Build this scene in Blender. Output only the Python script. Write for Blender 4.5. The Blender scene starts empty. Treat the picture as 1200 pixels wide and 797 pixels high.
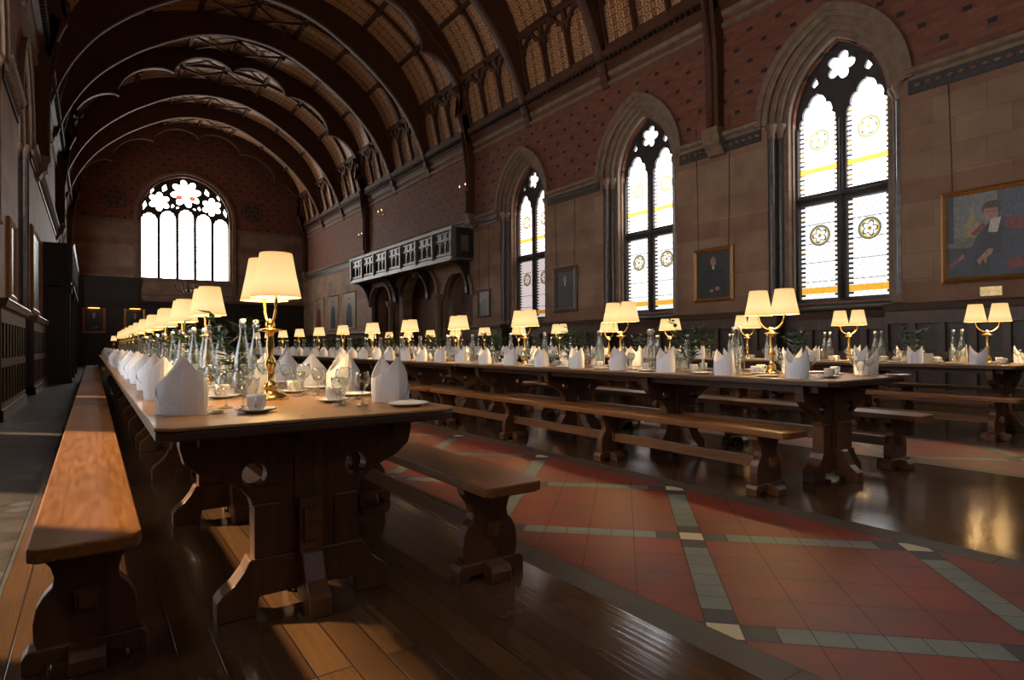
import bpy, math, random
from mathutils import Vector, Matrix
from mathutils.geometry import tessellate_polygon
random.seed(7)
PI = math.pi
S = bpy.context.scene
COL = S.collection

# ------------------------------------------------------------------ materials
def mat_new(name):
    m = bpy.data.materials.new(name); m.use_nodes = True
    nt = m.node_tree; nt.nodes.clear()
    return m, nt
class N:
    """small node helper"""
    def __init__(s, nt): s.nt = nt
    def n(s, t, **kw):
        x = s.nt.nodes.new(t)
        for k, v in kw.items():
            if k.startswith('i_'):
                x.inputs[k[2:].replace('_', ' ')].default_value = v
            else: setattr(x, k, v)
        return x
    def l(s, a, b): s.nt.links.new(a, b)
    def math(s, op, a, b=None, c=None):
        x = s.n('ShaderNodeMath', operation=op)
        for i, v in enumerate((a, b, c)):
            if v is None: continue
            if isinstance(v, (int, float)): x.inputs[i].default_value = v
            else: s.l(v, x.inputs[i])
        return x.outputs[0]
    def mix(s, f, a, b, blend='MIX'):
        x = s.n('ShaderNodeMix', data_type='RGBA', blend_type=blend)
        for k, v in ((0, f), (6, a), (7, b)):
            if isinstance(v, (int, float)): x.inputs[k].default_value = v
            elif isinstance(v, tuple): x.inputs[k].default_value = (*v[:3], 1)
            else: s.l(v, x.inputs[k])
        return x.outputs[2]
    def ramp(s, f, stops):
        x = s.n('ShaderNodeValToRGB'); e = x.color_ramp.elements
        while len(e) < len(stops): e.new(0.5)
        for el, (p, c) in zip(e, stops): el.position = p; el.color = (*c, 1)
        s.l(f, x.inputs[0]); return x.outputs[0]
    def out(s, sh):
        o = s.n('ShaderNodeOutputMaterial'); s.l(sh, o.inputs[0])
    def bsdf(s, col=None, rough=0.5, metal=0.0, spec=None, normal=None, coat=0.0):
        b = s.n('ShaderNodeBsdfPrincipled')
        if isinstance(col, tuple): b.inputs['Base Color'].default_value = (*col, 1)
        elif col is not None: s.l(col, b.inputs['Base Color'])
        if isinstance(rough, (int, float)): b.inputs['Roughness'].default_value = rough
        else: s.l(rough, b.inputs['Roughness'])
        b.inputs['Metallic'].default_value = metal
        if spec is not None: b.inputs['Specular IOR Level'].default_value = spec
        b.inputs['Coat Weight'].default_value = coat
        if normal is not None: s.l(normal, b.inputs['Normal'])
        return b
    def bump(s, h, dist=0.01, strength=0.5):
        b = s.n('ShaderNodeBump'); b.inputs['Distance'].default_value = dist; b.inputs['Strength'].default_value = strength
        s.l(h, b.inputs['Height']); return b.outputs[0]

def coords(k, scale=(1, 1, 1), rot=(0, 0, 0), src='Object'):
    t = k.n('ShaderNodeTexCoord'); mp = k.n('ShaderNodeMapping')
    mp.inputs['Scale'].default_value = scale; mp.inputs['Rotation'].default_value = rot
    k.l(t.outputs[src], mp.inputs[0]); return mp.outputs[0]

def plain(name, c, rough=0.5, metal=0.0, spec=None, noise=0.0, nscale=20):
    m, nt = mat_new(name); k = N(nt)
    if noise:
        nz = k.n('ShaderNodeTexNoise'); nz.inputs['Scale'].default_value = nscale
        k.l(coords(k), nz.inputs['Vector'])
        a = tuple(x * (1 - noise) for x in c); b = tuple(min(1, x * (1 + noise)) for x in c)
        col = k.ramp(nz.outputs[0], [(0.3, a), (0.7, b)])
    else: col = c
    k.out(k.bsdf(col, rough, metal, spec).outputs[0]); return m

def wood(name, c1, c2, rough=0.35, axis='Y', scale=1.0, spec=0.5, coat=0.0, bump=0.35):
    m, nt = mat_new(name); k = N(nt)
    st = {'Y': (14, 1.1, 14), 'Z': (14, 14, 1.1), 'X': (1.1, 14, 14)}[axis]
    v = coords(k, tuple(x * scale for x in st))
    nz = k.n('ShaderNodeTexNoise'); nz.inputs['Scale'].default_value = 2.2; nz.inputs['Detail'].default_value = 7; nz.inputs['Distortion'].default_value = 0.3
    k.l(v, nz.inputs['Vector'])
    col = k.ramp(nz.outputs[0], [(0.28, c1), (0.72, c2)])
    n2 = k.n('ShaderNodeTexNoise'); n2.inputs['Scale'].default_value = 1.6; k.l(coords(k), n2.inputs['Vector'])
    col = k.mix(k.math('MULTIPLY', n2.outputs[0], 0.55), col, tuple(x * 0.45 for x in c1))
    r = k.math('MULTIPLY_ADD', nz.outputs[0], 0.25, rough - 0.1)
    k.out(k.bsdf(col, r, 0, spec, k.bump(nz.outputs[0], 0.002, bump) if bump else None, coat).outputs[0]); return m

M = {}
M['oak_seat'] = wood('oak_seat', (0.19, 0.064, 0.015), (0.35, 0.135, 0.036), 0.34, 'Y', 2.1, bump=0.1)
M['oak_dark'] = wood('oak_dark', (0.09, 0.036, 0.014), (0.19, 0.078, 0.03), 0.36, 'Z')
M['oak_rail'] = wood('oak_rail', (0.13, 0.052, 0.02), (0.26, 0.11, 0.042), 0.4)
M['oak_top'] = wood('oak_top', (0.29, 0.15, 0.058), (0.49, 0.275, 0.115), 0.30, 'Y', 1.5, bump=0)
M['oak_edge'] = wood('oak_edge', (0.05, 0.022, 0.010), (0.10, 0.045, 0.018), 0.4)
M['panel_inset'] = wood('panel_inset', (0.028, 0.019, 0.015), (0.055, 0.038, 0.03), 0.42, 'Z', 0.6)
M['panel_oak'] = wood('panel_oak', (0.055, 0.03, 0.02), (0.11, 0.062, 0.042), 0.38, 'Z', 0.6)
M['roof_timber'] = wood('roof_timber', (0.065, 0.024, 0.011), (0.15, 0.058, 0.026), 0.62, 'Y', 0.5, 0.3)
M['black_oak'] = wood('black_oak', (0.018, 0.012, 0.01), (0.04, 0.028, 0.022), 0.4)
M['silver_oak'] = wood('silver_oak', (0.10, 0.08, 0.065), (0.2, 0.165, 0.135), 0.38)
M['brass'] = plain('brass', (0.80, 0.52, 0.18), 0.2, 1.0)
M['gilt'] = plain('gilt', (0.33, 0.155, 0.045), 0.38, 0.55, noise=0.4, nscale=60)
M['plaque'] = plain('plaque', (0.72, 0.55, 0.25), 0.32, 0.75, noise=0.2)
M['linen'] = plain('linen', (0.86, 0.86, 0.89), 0.75, noise=0.04, nscale=120)
M['china'] = plain('china', (0.86, 0.84, 0.80), 0.15)
M['steel'] = plain('steel', (0.72, 0.71, 0.69), 0.18, 1.0)
M['card'] = plain('card', (0.82, 0.78, 0.70), 0.7)
M['leaf'] = plain('leaf', (0.03, 0.085, 0.022), 0.4, noise=0.5, nscale=40)
M['sugar'] = plain('sugar', (0.85, 0.78, 0.66), 0.6, noise=0.1)
M['cream_stone'] = plain('cream_stone', (0.20, 0.135, 0.09), 0.75, noise=0.2, nscale=6)
M['dark_stone'] = plain('dark_stone', (0.035, 0.03, 0.027), 0.55, noise=0.3, nscale=5)
M['marble_shaft'] = plain('marble_shaft', (0.10, 0.09, 0.085), 0.28, noise=0.35, nscale=9)
M['iron'] = plain('iron', (0.03, 0.027, 0.024), 0.5, 0.6)
M['plaster'] = plain('plaster', (0.22, 0.17, 0.13), 0.8, noise=0.2)
for nm, c in dict(canvas_dark=(0.03, 0.03, 0.032), canvas_brown=(0.10, 0.07, 0.045), canvas_sky=(0.17, 0.175, 0.165), canvas_green=(0.14, 0.135, 0.09), robe=(0.018, 0.02, 0.026), robe_blue=(0.03, 0.036, 0.055),
                  skin=(0.34, 0.18, 0.12), hair=(0.06, 0.042, 0.03), white_bands=(0.5, 0.47, 0.40), scarlet=(0.20, 0.022, 0.018), canvas_slate=(0.065, 0.075, 0.10), yellow_stone=(0.27, 0.21, 0.09), pale_canvas=(0.24, 0.21, 0.16)).items():
    M[nm] = plain('paint_' + nm, c, 0.42, noise=0.25, nscale=25)

def mk_glass():
    m, nt = mat_new('clear_glass'); k = N(nt)
    fr = k.n('ShaderNodeLayerWeight'); fr.inputs[0].default_value = 0.5
    f = k.math('MULTIPLY_ADD', k.math('POWER', fr.outputs['Facing'], 2.0), 0.9, 0.09)
    tr = k.n('ShaderNodeBsdfTransparent'); tr.inputs[0].default_value = (0.93, 0.95, 0.94, 1)
    gl = k.n('ShaderNodeBsdfGlossy'); gl.inputs['Roughness'].default_value = 0.03
    mx = k.n('ShaderNodeMixShader'); k.l(f, mx.inputs[0]); k.l(tr.outputs[0], mx.inputs[1]); k.l(gl.outputs[0], mx.inputs[2])
    k.out(mx.outputs[0]); return m
M['glass'] = mk_glass()

def mk_shade():
    m, nt = mat_new('lit_lampshade'); k = N(nt)
    t = k.n('ShaderNodeTexCoord'); sx = k.n('ShaderNodeSeparateXYZ'); k.l(t.outputs['UV'], sx.inputs[0])
    col = k.ramp(sx.outputs[1], [(0.0, (1.0, 0.53, 0.17)), (0.4, (1.0, 0.72, 0.33)), (1.0, (1.0, 0.57, 0.2))])
    st = k.ramp(sx.outputs[1], [(0.0, (0.78,) * 3), (0.4, (1.0,) * 3), (1.0, (0.8,) * 3)])
    em = k.n('ShaderNodeEmission'); k.l(col, em.inputs[0]); k.l(k.math('MULTIPLY', st, 0.62), em.inputs[1])
    d = k.n('ShaderNodeBsdfDiffuse'); d.inputs[0].default_value = (0.3, 0.22, 0.11, 1)
    a = k.n('ShaderNodeAddShader'); k.l(em.outputs[0], a.inputs[0]); k.l(d.outputs[0], a.inputs[1])
    k.out(a.outputs[0]); return m
M['shade'] = mk_shade()
def emis(name, c, s):
    m, nt = mat_new(name); k = N(nt); e = k.n('ShaderNodeEmission'); e.inputs[0].default_value = (*c, 1); e.inputs[1].default_value = s
    k.out(e.outputs[0]); return m
M['bulb'] = emis('bulb_glow', (1.0, 0.72, 0.35), 6.0)
M['sconce_glow'] = emis('sconce_glow', (1.0, 0.62, 0.25), 3.0)
M['picture_glow'] = emis('picture_glow', (1.0, 0.5, 0.12), 6.0)
M['far_glass'] = emis('bright_far_glass', (1.0, 0.96, 0.90), 7.5)

def mk_stained(tint=(1, 1, 1), strength=3.2):
    """UV in metres: u across from the mullion, v height"""
    m, nt = mat_new('leaded_glass'); k = N(nt)
    t = k.n('ShaderNodeTexCoord'); sx = k.n('ShaderNodeSeparateXYZ'); k.l(t.outputs['UV'], sx.inputs[0])
    u, v = sx.outputs[0], sx.outputs[1]
    l = k.math('SUBTRACT', k.math('ABSOLUTE', u), 0.455)          # -0.365..0.365 in each light
    al = k.math('ABSOLUTE', l)
    border = k.math('MULTIPLY', k.math('GREATER_THAN', al, 0.285), k.math('LESS_THAN', v, 5.85))
    chk = k.math('GREATER_THAN', k.math('FRACT', k.math('MULTIPLY', v, 11.0)), 0.5)
    bcol = k.mix(chk, (0.02, 0.016, 0.03), (0.85, 0.82, 0.72))
    alt = k.math('GREATER_THAN', k.math('FRACT', k.math('MULTIPLY_ADD', v, 1.6, 0.3)), 0.6)
    bcol = k.mix(alt, bcol, k.mix(chk, (0.10, 0.07, 0.015), (0.85, 0.85, 0.9)))
    # diamond leading
    d1 = k.math('FRACT', k.math('MULTIPLY', k.math('ADD', l, k.math('MULTIPLY', v, 0.7)), 8.5))
    d2 = k.math('FRACT', k.math('MULTIPLY', k.math('SUBTRACT', l, k.math('MULTIPLY', v, 0.7)), 8.5))
    lead = k.math('MAXIMUM', k.math('LESS_THAN', d1, 0.13), k.math('LESS_THAN', d2, 0.13))
    field = k.mix(k.math('MULTIPLY', lead, 0.72), (0.98, 0.98, 1.0), (0.2, 0.2, 0.23))
    col = k.mix(border, field, bcol)
    # horizontal saddle bars
    bar = k.math('LESS_THAN', k.math('FRACT', k.math('MULTIPLY_ADD', v, 2.7, 0.1)), 0.035)
    col = k.mix(bar, col, (0.03, 0.03, 0.03))
    # golden bands
    for z0, z1 in ((1.96, 2.08), (4.30, 4.40)):
        b = k.math('MULTIPLY', k.math('GREATER_THAN', v, z0), k.math('LESS_THAN', v, z1))
        wv = k.n('ShaderNodeTexNoise'); wv.inputs['Scale'].default_value = 30; k.l(t.outputs['UV'], wv.inputs['Vector'])
        col = k.mix(b, col, k.mix(wv.outputs[0], (0.42, 0.14, 0.008), (0.75, 0.45, 0.05)))
    # roundels with a rose
    for zc in (3.08, 4.92):
        dz = k.math('SUBTRACT', v, zc)
        r = k.math('SQRT', k.math('ADD', k.math('MULTIPLY', dz, dz), k.math('MULTIPLY', l, l)))
        ang = k.math('ARCTAN2', dz, l)
        pet = k.math('MULTIPLY_ADD', k.math('ABSOLUTE', k.math('COSINE', k.math('MULTIPLY', ang, 2.5))), 0.06, 0.075)
        ring = k.math('COMPARE', r, 0.185, 0.018)
        ring2 = k.math('COMPARE', r, 0.155, 0.012)
        rose = k.math('COMPARE', r, pet, 0.013)
        dot = k.math('LESS_THAN', r, 0.035)
        col = k.mix(ring, col, (0.10, 0.12, 0.08)); col = k.mix(ring2, col, (0.5, 0.34, 0.06))
        col = k.mix(rose, col, (0.03, 0.025, 0.03)); col = k.mix(dot, col, (0.3, 0.18, 0.02))
    col = k.mix(1.0, col, tint, 'MULTIPLY')
    e = k.n('ShaderNodeEmission'); k.l(col, e.inputs[0]); k.l(k.math('MULTIPLY_ADD', k.math('GREATER_THAN', v, 3.78), strength * 3.2, strength), e.inputs[1])
    k.out(e.outputs[0]); return m
M['leaded'] = mk_stained((1, 1, 1), 0.95)
M['leaded_near_fill'] = mk_stained((0.9, 0.95, 1.0), 0.42)  # weak glow for the added windows behind the camera
M['leaded_aisle_fill'] = mk_stained((0.97, 0.96, 0.98), 2.6)  # boosted glow for the added upper aisle-wall windows
M['leaded_pink'] = mk_stained((0.82, 0.70, 0.66), 0.55)

def mk_wall(name='ashlar_and_brick', split=5.3):
    """sandstone ashlar below the string course, diapered red brick above"""
    m, nt = mat_new(name); k = N(nt)
    g = k.n('ShaderNodeNewGeometry'); sx = k.n('ShaderNodeSeparateXYZ'); k.l(g.outputs['Position'], sx.inputs[0])
    x, y, z = sx.outputs
    hor = k.math('ADD', x, y)
    cv = k.n('ShaderNodeCombineXYZ'); k.l(hor, cv.inputs[0]); k.l(z, cv.inputs[1])
    # ashlar
    b = k.n('ShaderNodeTexBrick', offset=0.43, offset_frequency=2)
    b.inputs['Color1'].default_value = (0.22, 0.125, 0.08, 1); b.inputs['Color2'].default_value = (0.32, 0.205, 0.135, 1)
    b.inputs['Mortar'].default_value = (0.17, 0.10, 0.065, 1)
    for kk, vv in (('Scale', 1.0), ('Mortar Size', 0.006), ('Brick Width', 0.72), ('Row Height', 0.41), ('Bias', 0.0)): b.inputs[kk].default_value = vv
    k.l(cv.outputs[0], b.inputs['Vector'])
    nz = k.n('ShaderNodeTexNoise'); nz.inputs['Scale'].default_value = 1.3; nz.inputs['Detail'].default_value = 5; k.l(cv.outputs[0], nz.inputs['Vector'])
    st = k.mix(0.45, b.outputs[0], k.ramp(nz.outputs[0], [(0.35, (0.18, 0.10, 0.062)), (0.65, (0.36, 0.25, 0.165))]))
    band = k.math('LESS_THAN', k.math('FRACT', k.math('MULTIPLY', z, 0.61)), 0.22)
    st = k.mix(k.math('MULTIPLY', band, 0.45), st, (0.20, 0.085, 0.055))
    # brick
    b2 = k.n('ShaderNodeTexBrick')
    b2.inputs['Color1'].default_value = (0.17, 0.048, 0.026, 1); b2.inputs['Color2'].default_value = (0.27, 0.088, 0.046, 1); b2.inputs['Mortar'].default_value = (0.14, 0.085, 0.06, 1)
    for kk, vv in (('Scale', 1.0), ('Mortar Size', 0.008), ('Brick Width', 0.24), ('Row Height', 0.08)): b2.inputs[kk].default_value = vv
    k.l(cv.outputs[0], b2.inputs['Vector'])
    br = k.mix(k.math('MULTIPLY', nz.outputs[0], 0.4), b2.outputs[0], (0.12, 0.07, 0.055))
    # dark header diaper
    row = k.math('FLOOR', k.math('MULTIPLY', z, 3.125)); odd = k.math('MULTIPLY', k.math('FRACT', k.math('MULTIPLY', row, 0.5)), 0.62)
    fp = k.math('LESS_THAN', k.math('FRACT', k.math('DIVIDE', k.math('ADD', hor, odd), 0.62)), 0.20); fq = k.math('LESS_THAN', k.math('FRACT', k.math('MULTIPLY', z, 3.125)), 0.25)
    dia = k.math('MULTIPLY', fp, fq)
    br = k.mix(dia, br, (0.025, 0.022, 0.025))
    up = k.math('GREATER_THAN', z, split)
    col = k.mix(up, st, br)
    h = k.mix(up, b.outputs[1], b2.outputs[1])
    k.out(k.bsdf(col, 0.72, 0, 0.3, k.bump(k.math('SUBTRACT', 1.0, h), 0.01, 0.4)).outputs[0]); return m
M['wall'] = mk_wall()
M['far_wall'] = mk_wall('far_wall_stone', 7.9)

def mk_boards():
    m, nt = mat_new('floor_boards'); k = N(nt)
    g = k.n('ShaderNodeNewGeometry'); sx = k.n('ShaderNodeSeparateXYZ'); k.l(g.outputs['Position'], sx.inputs[0])
    cv = k.n('ShaderNodeCombineXYZ'); k.l(sx.outputs[1], cv.inputs[0]); k.l(sx.outputs[0], cv.inputs[1])
    b = k.n('ShaderNodeTexBrick', offset=0.37, offset_frequency=3)
    b.inputs['Color1'].default_value = (0.07, 0.030, 0.012, 1); b.inputs['Color2'].default_value = (0.17, 0.082, 0.032, 1); b.inputs['Mortar'].default_value = (0.012, 0.008, 0.006, 1)
    for kk, vv in (('Scale', 1.0), ('Mortar Size', 0.0035), ('Brick Width', 1.9), ('Row Height', 0.1145), ('Bias', 0.0), ('Mortar Smooth', 0.3)): b.inputs[kk].default_value = vv
    k.l(cv.outputs[0], b.inputs['Vector'])
    mp = k.n('ShaderNodeMapping'); mp.inputs['Scale'].default_value = (1.4, 22, 1); k.l(cv.outputs[0], mp.inputs[0])
    nz = k.n('ShaderNodeTexNoise'); nz.inputs['Scale'].default_value = 2; nz.inputs['Detail'].default_value = 8; k.l(mp.outputs[0], nz.inputs['Vector'])
    n2 = k.n('ShaderNodeTexNoise'); n2.inputs['Scale'].default_value = 2.2; n2.inputs['Detail'].default_value = 6; k.l(cv.outputs[0], n2.inputs['Vector'])
    col = k.mix(k.math('MULTIPLY', nz.outputs[0], 0.75), b.outputs[0], (0.05, 0.025, 0.012))
    col = k.mix(k.ramp(n2.outputs[0], [(0.45, (0, 0, 0)), (0.75, (0.8,) * 3)]), col, (0.05, 0.03, 0.018))
    r = k.math('MULTIPLY_ADD', n2.outputs[0], 0.20, 0.04)
    hgt = k.math('MULTIPLY_ADD', nz.outputs[0], 0.25, k.math('MULTIPLY', b.outputs[1], -1.0))
    k.out(k.bsdf(col, r, 0, 0.75, k.bump(hgt, 0.006, 0.55)).outputs[0]); return m
M['boards'] = mk_boards()

def tile(name, c, var=0.35, rough=0.5):
    m, nt = mat_new(name); k = N(nt)
    v = coords(k)
    nz = k.n('ShaderNodeTexNoise'); nz.inputs['Scale'].default_value = 3.0; nz.inputs['Detail'].default_value = 6; k.l(v, nz.inputs['Vector'])
    col = k.ramp(nz.outputs[0], [(0.3, tuple(x * (1 - var) for x in c)), (0.7, tuple(x * (1 + var) for x in c))])
    r = k.math('MULTIPLY_ADD', nz.outputs[0], 0.25, rough - 0.12)
    k.out(k.bsdf(col, r, 0, 0.28, k.bump(nz.outputs[0], 0.004, 0.25)).outputs[0]); return m
M['t_red'] = tile('red_tile', (0.20, 0.040, 0.022), 0.3, 0.48)
M['t_grey'] = tile('grey_tile', (0.165, 0.178, 0.15), 0.2)
M['t_dark'] = tile('slate_tile', (0.055, 0.05, 0.048), 0.2)
M['t_cream'] = tile('cream_tile', (0.58, 0.48, 0.30), 0.12)
M['t_kerb'] = tile('kerb_stone', (0.085, 0.068, 0.05), 0.3)
M['t_joint'] = plain('tile_joint', (0.075, 0.03, 0.02), 0.8)
M['t_brown'] = tile('brown_tile', (0.034, 0.022, 0.017), 0.5)

def mk_ceiling():
    m, nt = mat_new('stencilled_panels'); k = N(nt)
    t = k.n('ShaderNodeTexCoord'); uv = t.outputs['UV']
    sx = k.n('ShaderNodeSeparateXYZ'); k.l(uv, sx.inputs[0])
    fx = k.math('ABSOLUTE', k.math('SUBTRACT', k.math('FRACT', k.math('MULTIPLY', sx.outputs[0], 2.4)), 0.5))
    fy = k.math('ABSOLUTE', k.math('SUBTRACT', k.math('FRACT', k.math('MULTIPLY', sx.outputs[1], 2.4)), 0.5))
    cv = k.n('ShaderNodeCombineXYZ'); k.l(fx, cv.inputs[0]); k.l(fy, cv.inputs[1])
    vo = k.n('ShaderNodeTexVoronoi', feature='DISTANCE_TO_EDGE'); vo.inputs['Scale'].default_value = 4.6; k.l(cv.outputs[0], vo.inputs['Vector'])
    v2 = k.n('ShaderNodeTexVoronoi'); v2.inputs['Scale'].default_value = 6.5; k.l(cv.outputs[0], v2.inputs['Vector'])
    tan = (0.78, 0.45, 0.21)
    col = k.mix(k.math('LESS_THAN', vo.outputs[0], 0.11), tan, (0.16, 0.06, 0.028))
    sp = k.math('LESS_THAN', v2.outputs['Distance'], 0.30)
    hue = k.ramp(v2.outputs['Color'], [(0.4, (0.06, 0.06, 0.04)), (0.6, (0.24, 0.055, 0.025))])
    col = k.mix(sp, col, hue)
    nz = k.n('ShaderNodeTexNoise'); nz.inputs['Scale'].default_value = 1.1; k.l(uv, nz.inputs['Vector'])
    col = k.mix(k.math('MULTIPLY', nz.outputs[0], 0.2), col, (0.3, 0.14, 0.06))
    k.out(k.bsdf(col, 0.5, 0, 0.4).outputs[0]); return m
M['ceiling'] = mk_ceiling()

# ------------------------------------------------------------------ mesh builder
class MB:
    def __init__(s): s.v = []; s.f = []; s.m = []; s.sm = []; s.uv = {}
    def face(s, idx, mi=0, smooth=False, uv=None):
        s.f.append(tuple(idx)); s.m.append(mi); s.sm.append(smooth)
        if uv: s.uv[len(s.f) - 1] = uv
    def add(s, pts):
        b = len(s.v); s.v += [tuple(p) for p in pts]; return b
    def box(s, x0, x1, y0, y1, z0, z1, mi=0, T=None):
        P = [(x, y, z) for z in (z0, z1) for y in (y0, y1) for x in (x0, x1)]
        if T: P = [tuple(T @ Vector(p)) for p in P]
        b = s.add(P)
        for q in ((0, 2, 3, 1), (4, 5, 7, 6), (0, 1, 5, 4), (2, 6, 7, 3), (0, 4, 6, 2), (1, 3, 7, 5)): s.face([b + i for i in q], mi)
        return s
    def poly(s, pts, mi=0, uv=None):
        b = s.add(pts); s.face(range(b, b + len(pts)), mi, uv=uv)
    def prism(s, loop, f, d0, d1, holes=(), mi=0, smooth_side=False):
        """loop and holes of (a,b); f(a,b,d)->xyz; extruded from depth d0 to d1"""
        loops = [list(loop)] + [list(h) for h in holes]
        flat = [p for l in loops for p in l]
        tris = tessellate_polygon([[Vector((a, b, 0)) for a, b in l] for l in loops])
        n = len(flat)
        b0 = s.add([f(a, b, d0) for a, b in flat]); b1 = s.add([f(a, b, d1) for a, b in flat])
        for t in tris:
            s.face([b0 + i for i in t], mi); s.face([b1 + i for i in reversed(t)], mi)
        o = 0
        for l in loops:
            for i in range(len(l)):
                j = (i + 1) % len(l)
                s.face((b0 + o + i, b0 + o + j, b1 + o + j, b1 + o + i), mi, smooth_side)
            o += len(l)
        return s
    def lathe(s, prof, seg=20, mi=0, c=(0, 0, 0), T=None, uv=False, caps=False, sx=1, sy=1):
        b = len(s.v); n = len(prof)
        for r, z in prof:
            for i in range(seg):
                a = 2 * PI * i / seg
                p = Vector((c[0] + r * math.cos(a) * sx, c[1] + r * math.sin(a) * sy, c[2] + z))
                s.v.append(tuple(T @ p if T else p))
        for k in range(n - 1):
            for i in range(seg):
                j = (i + 1) % seg
                q = (b + k * seg + i, b + k * seg + j, b + (k + 1) * seg + j, b + (k + 1) * seg + i)
                s.face(q, mi, True, uv=[(0, k / (n - 1)), (0, k / (n - 1)), (0, (k + 1) / (n - 1)), (0, (k + 1) / (n - 1))] if uv else None)
        if caps:
            s.face([b + i for i in reversed(range(seg))], mi); s.face([b + (n - 1) * seg + i for i in range(seg)], mi)
        return s
    def tube(s, path, r, seg=8, mi=0, closed=False):
        P = [Vector(p) for p in path]; n = len(P); b = len(s.v)
        for k in range(n):
            if closed: d = P[(k + 1) % n] - P[k - 1]
            else: d = P[min(k + 1, n - 1)] - P[max(k - 1, 0)]
            d.normalize()
            u = d.cross(Vector((0, 0, 1)) if abs(d.z) < 0.95 else Vector((1, 0, 0))).normalized(); w = d.cross(u)
            rr = r[k] if isinstance(r, (list, tuple)) else r
            for i in range(seg):
                a = 2 * PI * i / seg
                s.v.append(tuple(P[k] + (u * math.cos(a) + w * math.sin(a)) * rr))
        for k in range(n if closed else n - 1):
            k2 = (k + 1) % n
            for i in range(seg):
                j = (i + 1) % seg
                s.face((b + k * seg + i, b + k * seg + j, b + k2 * seg + j, b + k2 * seg + i), mi, True)
        if not closed:
            s.face([b + i for i in range(seg)], mi); s.face([b + (n - 1) * seg + i for i in reversed(range(seg))], mi)
        return s
    def build(s, name, mats, parent=None, fix=True):
        me = bpy.data.meshes.new(name)
        me.from_pydata(s.v, [], s.f)
        for m in (mats if isinstance(mats, (list, tuple)) else [mats]): me.materials.append(M[m] if isinstance(m, str) else m)
        me.polygons.foreach_set('material_index', s.m); me.polygons.foreach_set('use_smooth', s.sm)
        if s.uv:
            ul = me.uv_layers.new(name='UVMap')
            for p in me.polygons:
                q = s.uv.get(p.index)
                if q:
                    for li, c in zip(p.loop_indices, q): ul.data[li].uv = c
        if fix:
            import bmesh
            bm = bmesh.new(); bm.from_mesh(me); bmesh.ops.recalc_face_normals(bm, faces=bm.faces[:]); bm.to_mesh(me); bm.free()
        me.update()
        o = bpy.data.objects.new(name, me); COL.objects.link(o)
        if parent: o.parent = parent
        return o

def bevel(o, w=0.006, seg=2):
    b = o.modifiers.new('bevel', 'BEVEL'); b.width = w; b.segments = seg; b.limit_method = 'ANGLE'; b.angle_limit = 0.7
    return o
def tag(o, label, cat, group=None):
    o['label'] = label; o['category'] = cat
    if group: o['group'] = group
    return o
def thing(name, label, cat, loc=(0, 0, 0), rz=0, group=None):
    o = bpy.data.objects.new(name, None); COL.objects.link(o); o.location = loc; o.rotation_euler = (0, 0, rz)
    o.empty_display_size = 0.1
    return tag(o, label, cat, group)
def struct(o): o['kind'] = 'structure'; return o
kids = {}
def copy_tree(o, parent=None):
    c = o.copy(); COL.objects.link(c)
    if parent: c.parent = parent
    for ch in kids.get(o, None) or list(o.children): copy_tree(ch, c)
    return c
class Proto:
    """first placing uses the model itself, later ones are copies of it and all its parts"""
    def __init__(s, make): s.make = make; s.o = None
    def place(s, label, loc, rz=0, group=None):
        if s.o is None: s.o = s.make(); r = s.o
        else: r = copy_tree(s.o)
        r.location = loc; r.rotation_euler = (0, 0, rz); r['label'] = label
        if group: r['group'] = group
        return r
ORD = ['first', 'second', 'third', 'fourth', 'fifth', 'sixth', 'seventh', 'eighth', 'ninth', 'tenth', 'eleventh', 'twelfth', 'thirteenth', 'fourteenth', 'fifteenth', 'sixteenth', 'seventeenth', 'eighteenth', 'nineteenth', 'twentieth',
       'twenty-first', 'twenty-second', 'twenty-third', 'twenty-fourth', 'twenty-fifth', 'twenty-sixth', 'twenty-seventh', 'twenty-eighth', 'twenty-ninth', 'thirtieth', 'thirty-first', 'thirty-second', 'thirty-third', 'thirty-fourth', 'thirty-fifth', 'thirty-sixth']

def arc_pts(half, zs, za, n=14):
    """right half of a pointed arch from (half,zs) to (0,za)"""
    h = za - zs; r = (h * h + half * half) / (2 * half); cx = half - r
    a1 = math.atan2(h, -cx) if cx < 0 else math.atan2(h, -cx)
    return [(cx + r * math.cos(a1 * i / n), zs + r * math.sin(a1 * i / n)) for i in range(n + 1)]
def arch_loop(c, half, z0, zs, za, n=14):
    R = arc_pts(half, zs, za, n)
    return [(c - half, z0), (c + half, z0)] + [(c + x, z) for x, z in R] + [(c - x, z) for x, z in reversed(R[:-1])]
def cusped_loop(c, half, z0, zs, za, cusp=0.06, nf=3, n=24):
    R = arc_pts(half, zs, za, n)
    out = []
    for i, (x, z) in enumerate(R):
        t = i / n * nf
        k = 1 - abs(math.sin(PI * t)) ** 0.6 if 0 < i < n else 0
        if i == 0 or i == n: k = 0
        dx, dz = -x, (zs - 0.1) - z; L = math.hypot(dx, dz)
        out.append((x + dx / L * cusp * k, z + dz / L * cusp * k))
    return [(c - half, z0), (c + half, z0)] + [(c + x, z) for x, z in out] + [(c - x, z) for x, z in reversed(out[:-1])]
def foil_loop(c, z, R, n=5, rot=0.0, seg=60):
    return [(c + R * (0.58 + 0.42 * abs(math.cos(n * (a - rot) / 2)) ** 0.8) * math.cos(a), z + R * (0.58 + 0.42 * abs(math.cos(n * (a - rot) / 2)) ** 0.8) * math.sin(a)) for a in (2 * PI * i / seg for i in range(seg))]

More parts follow.
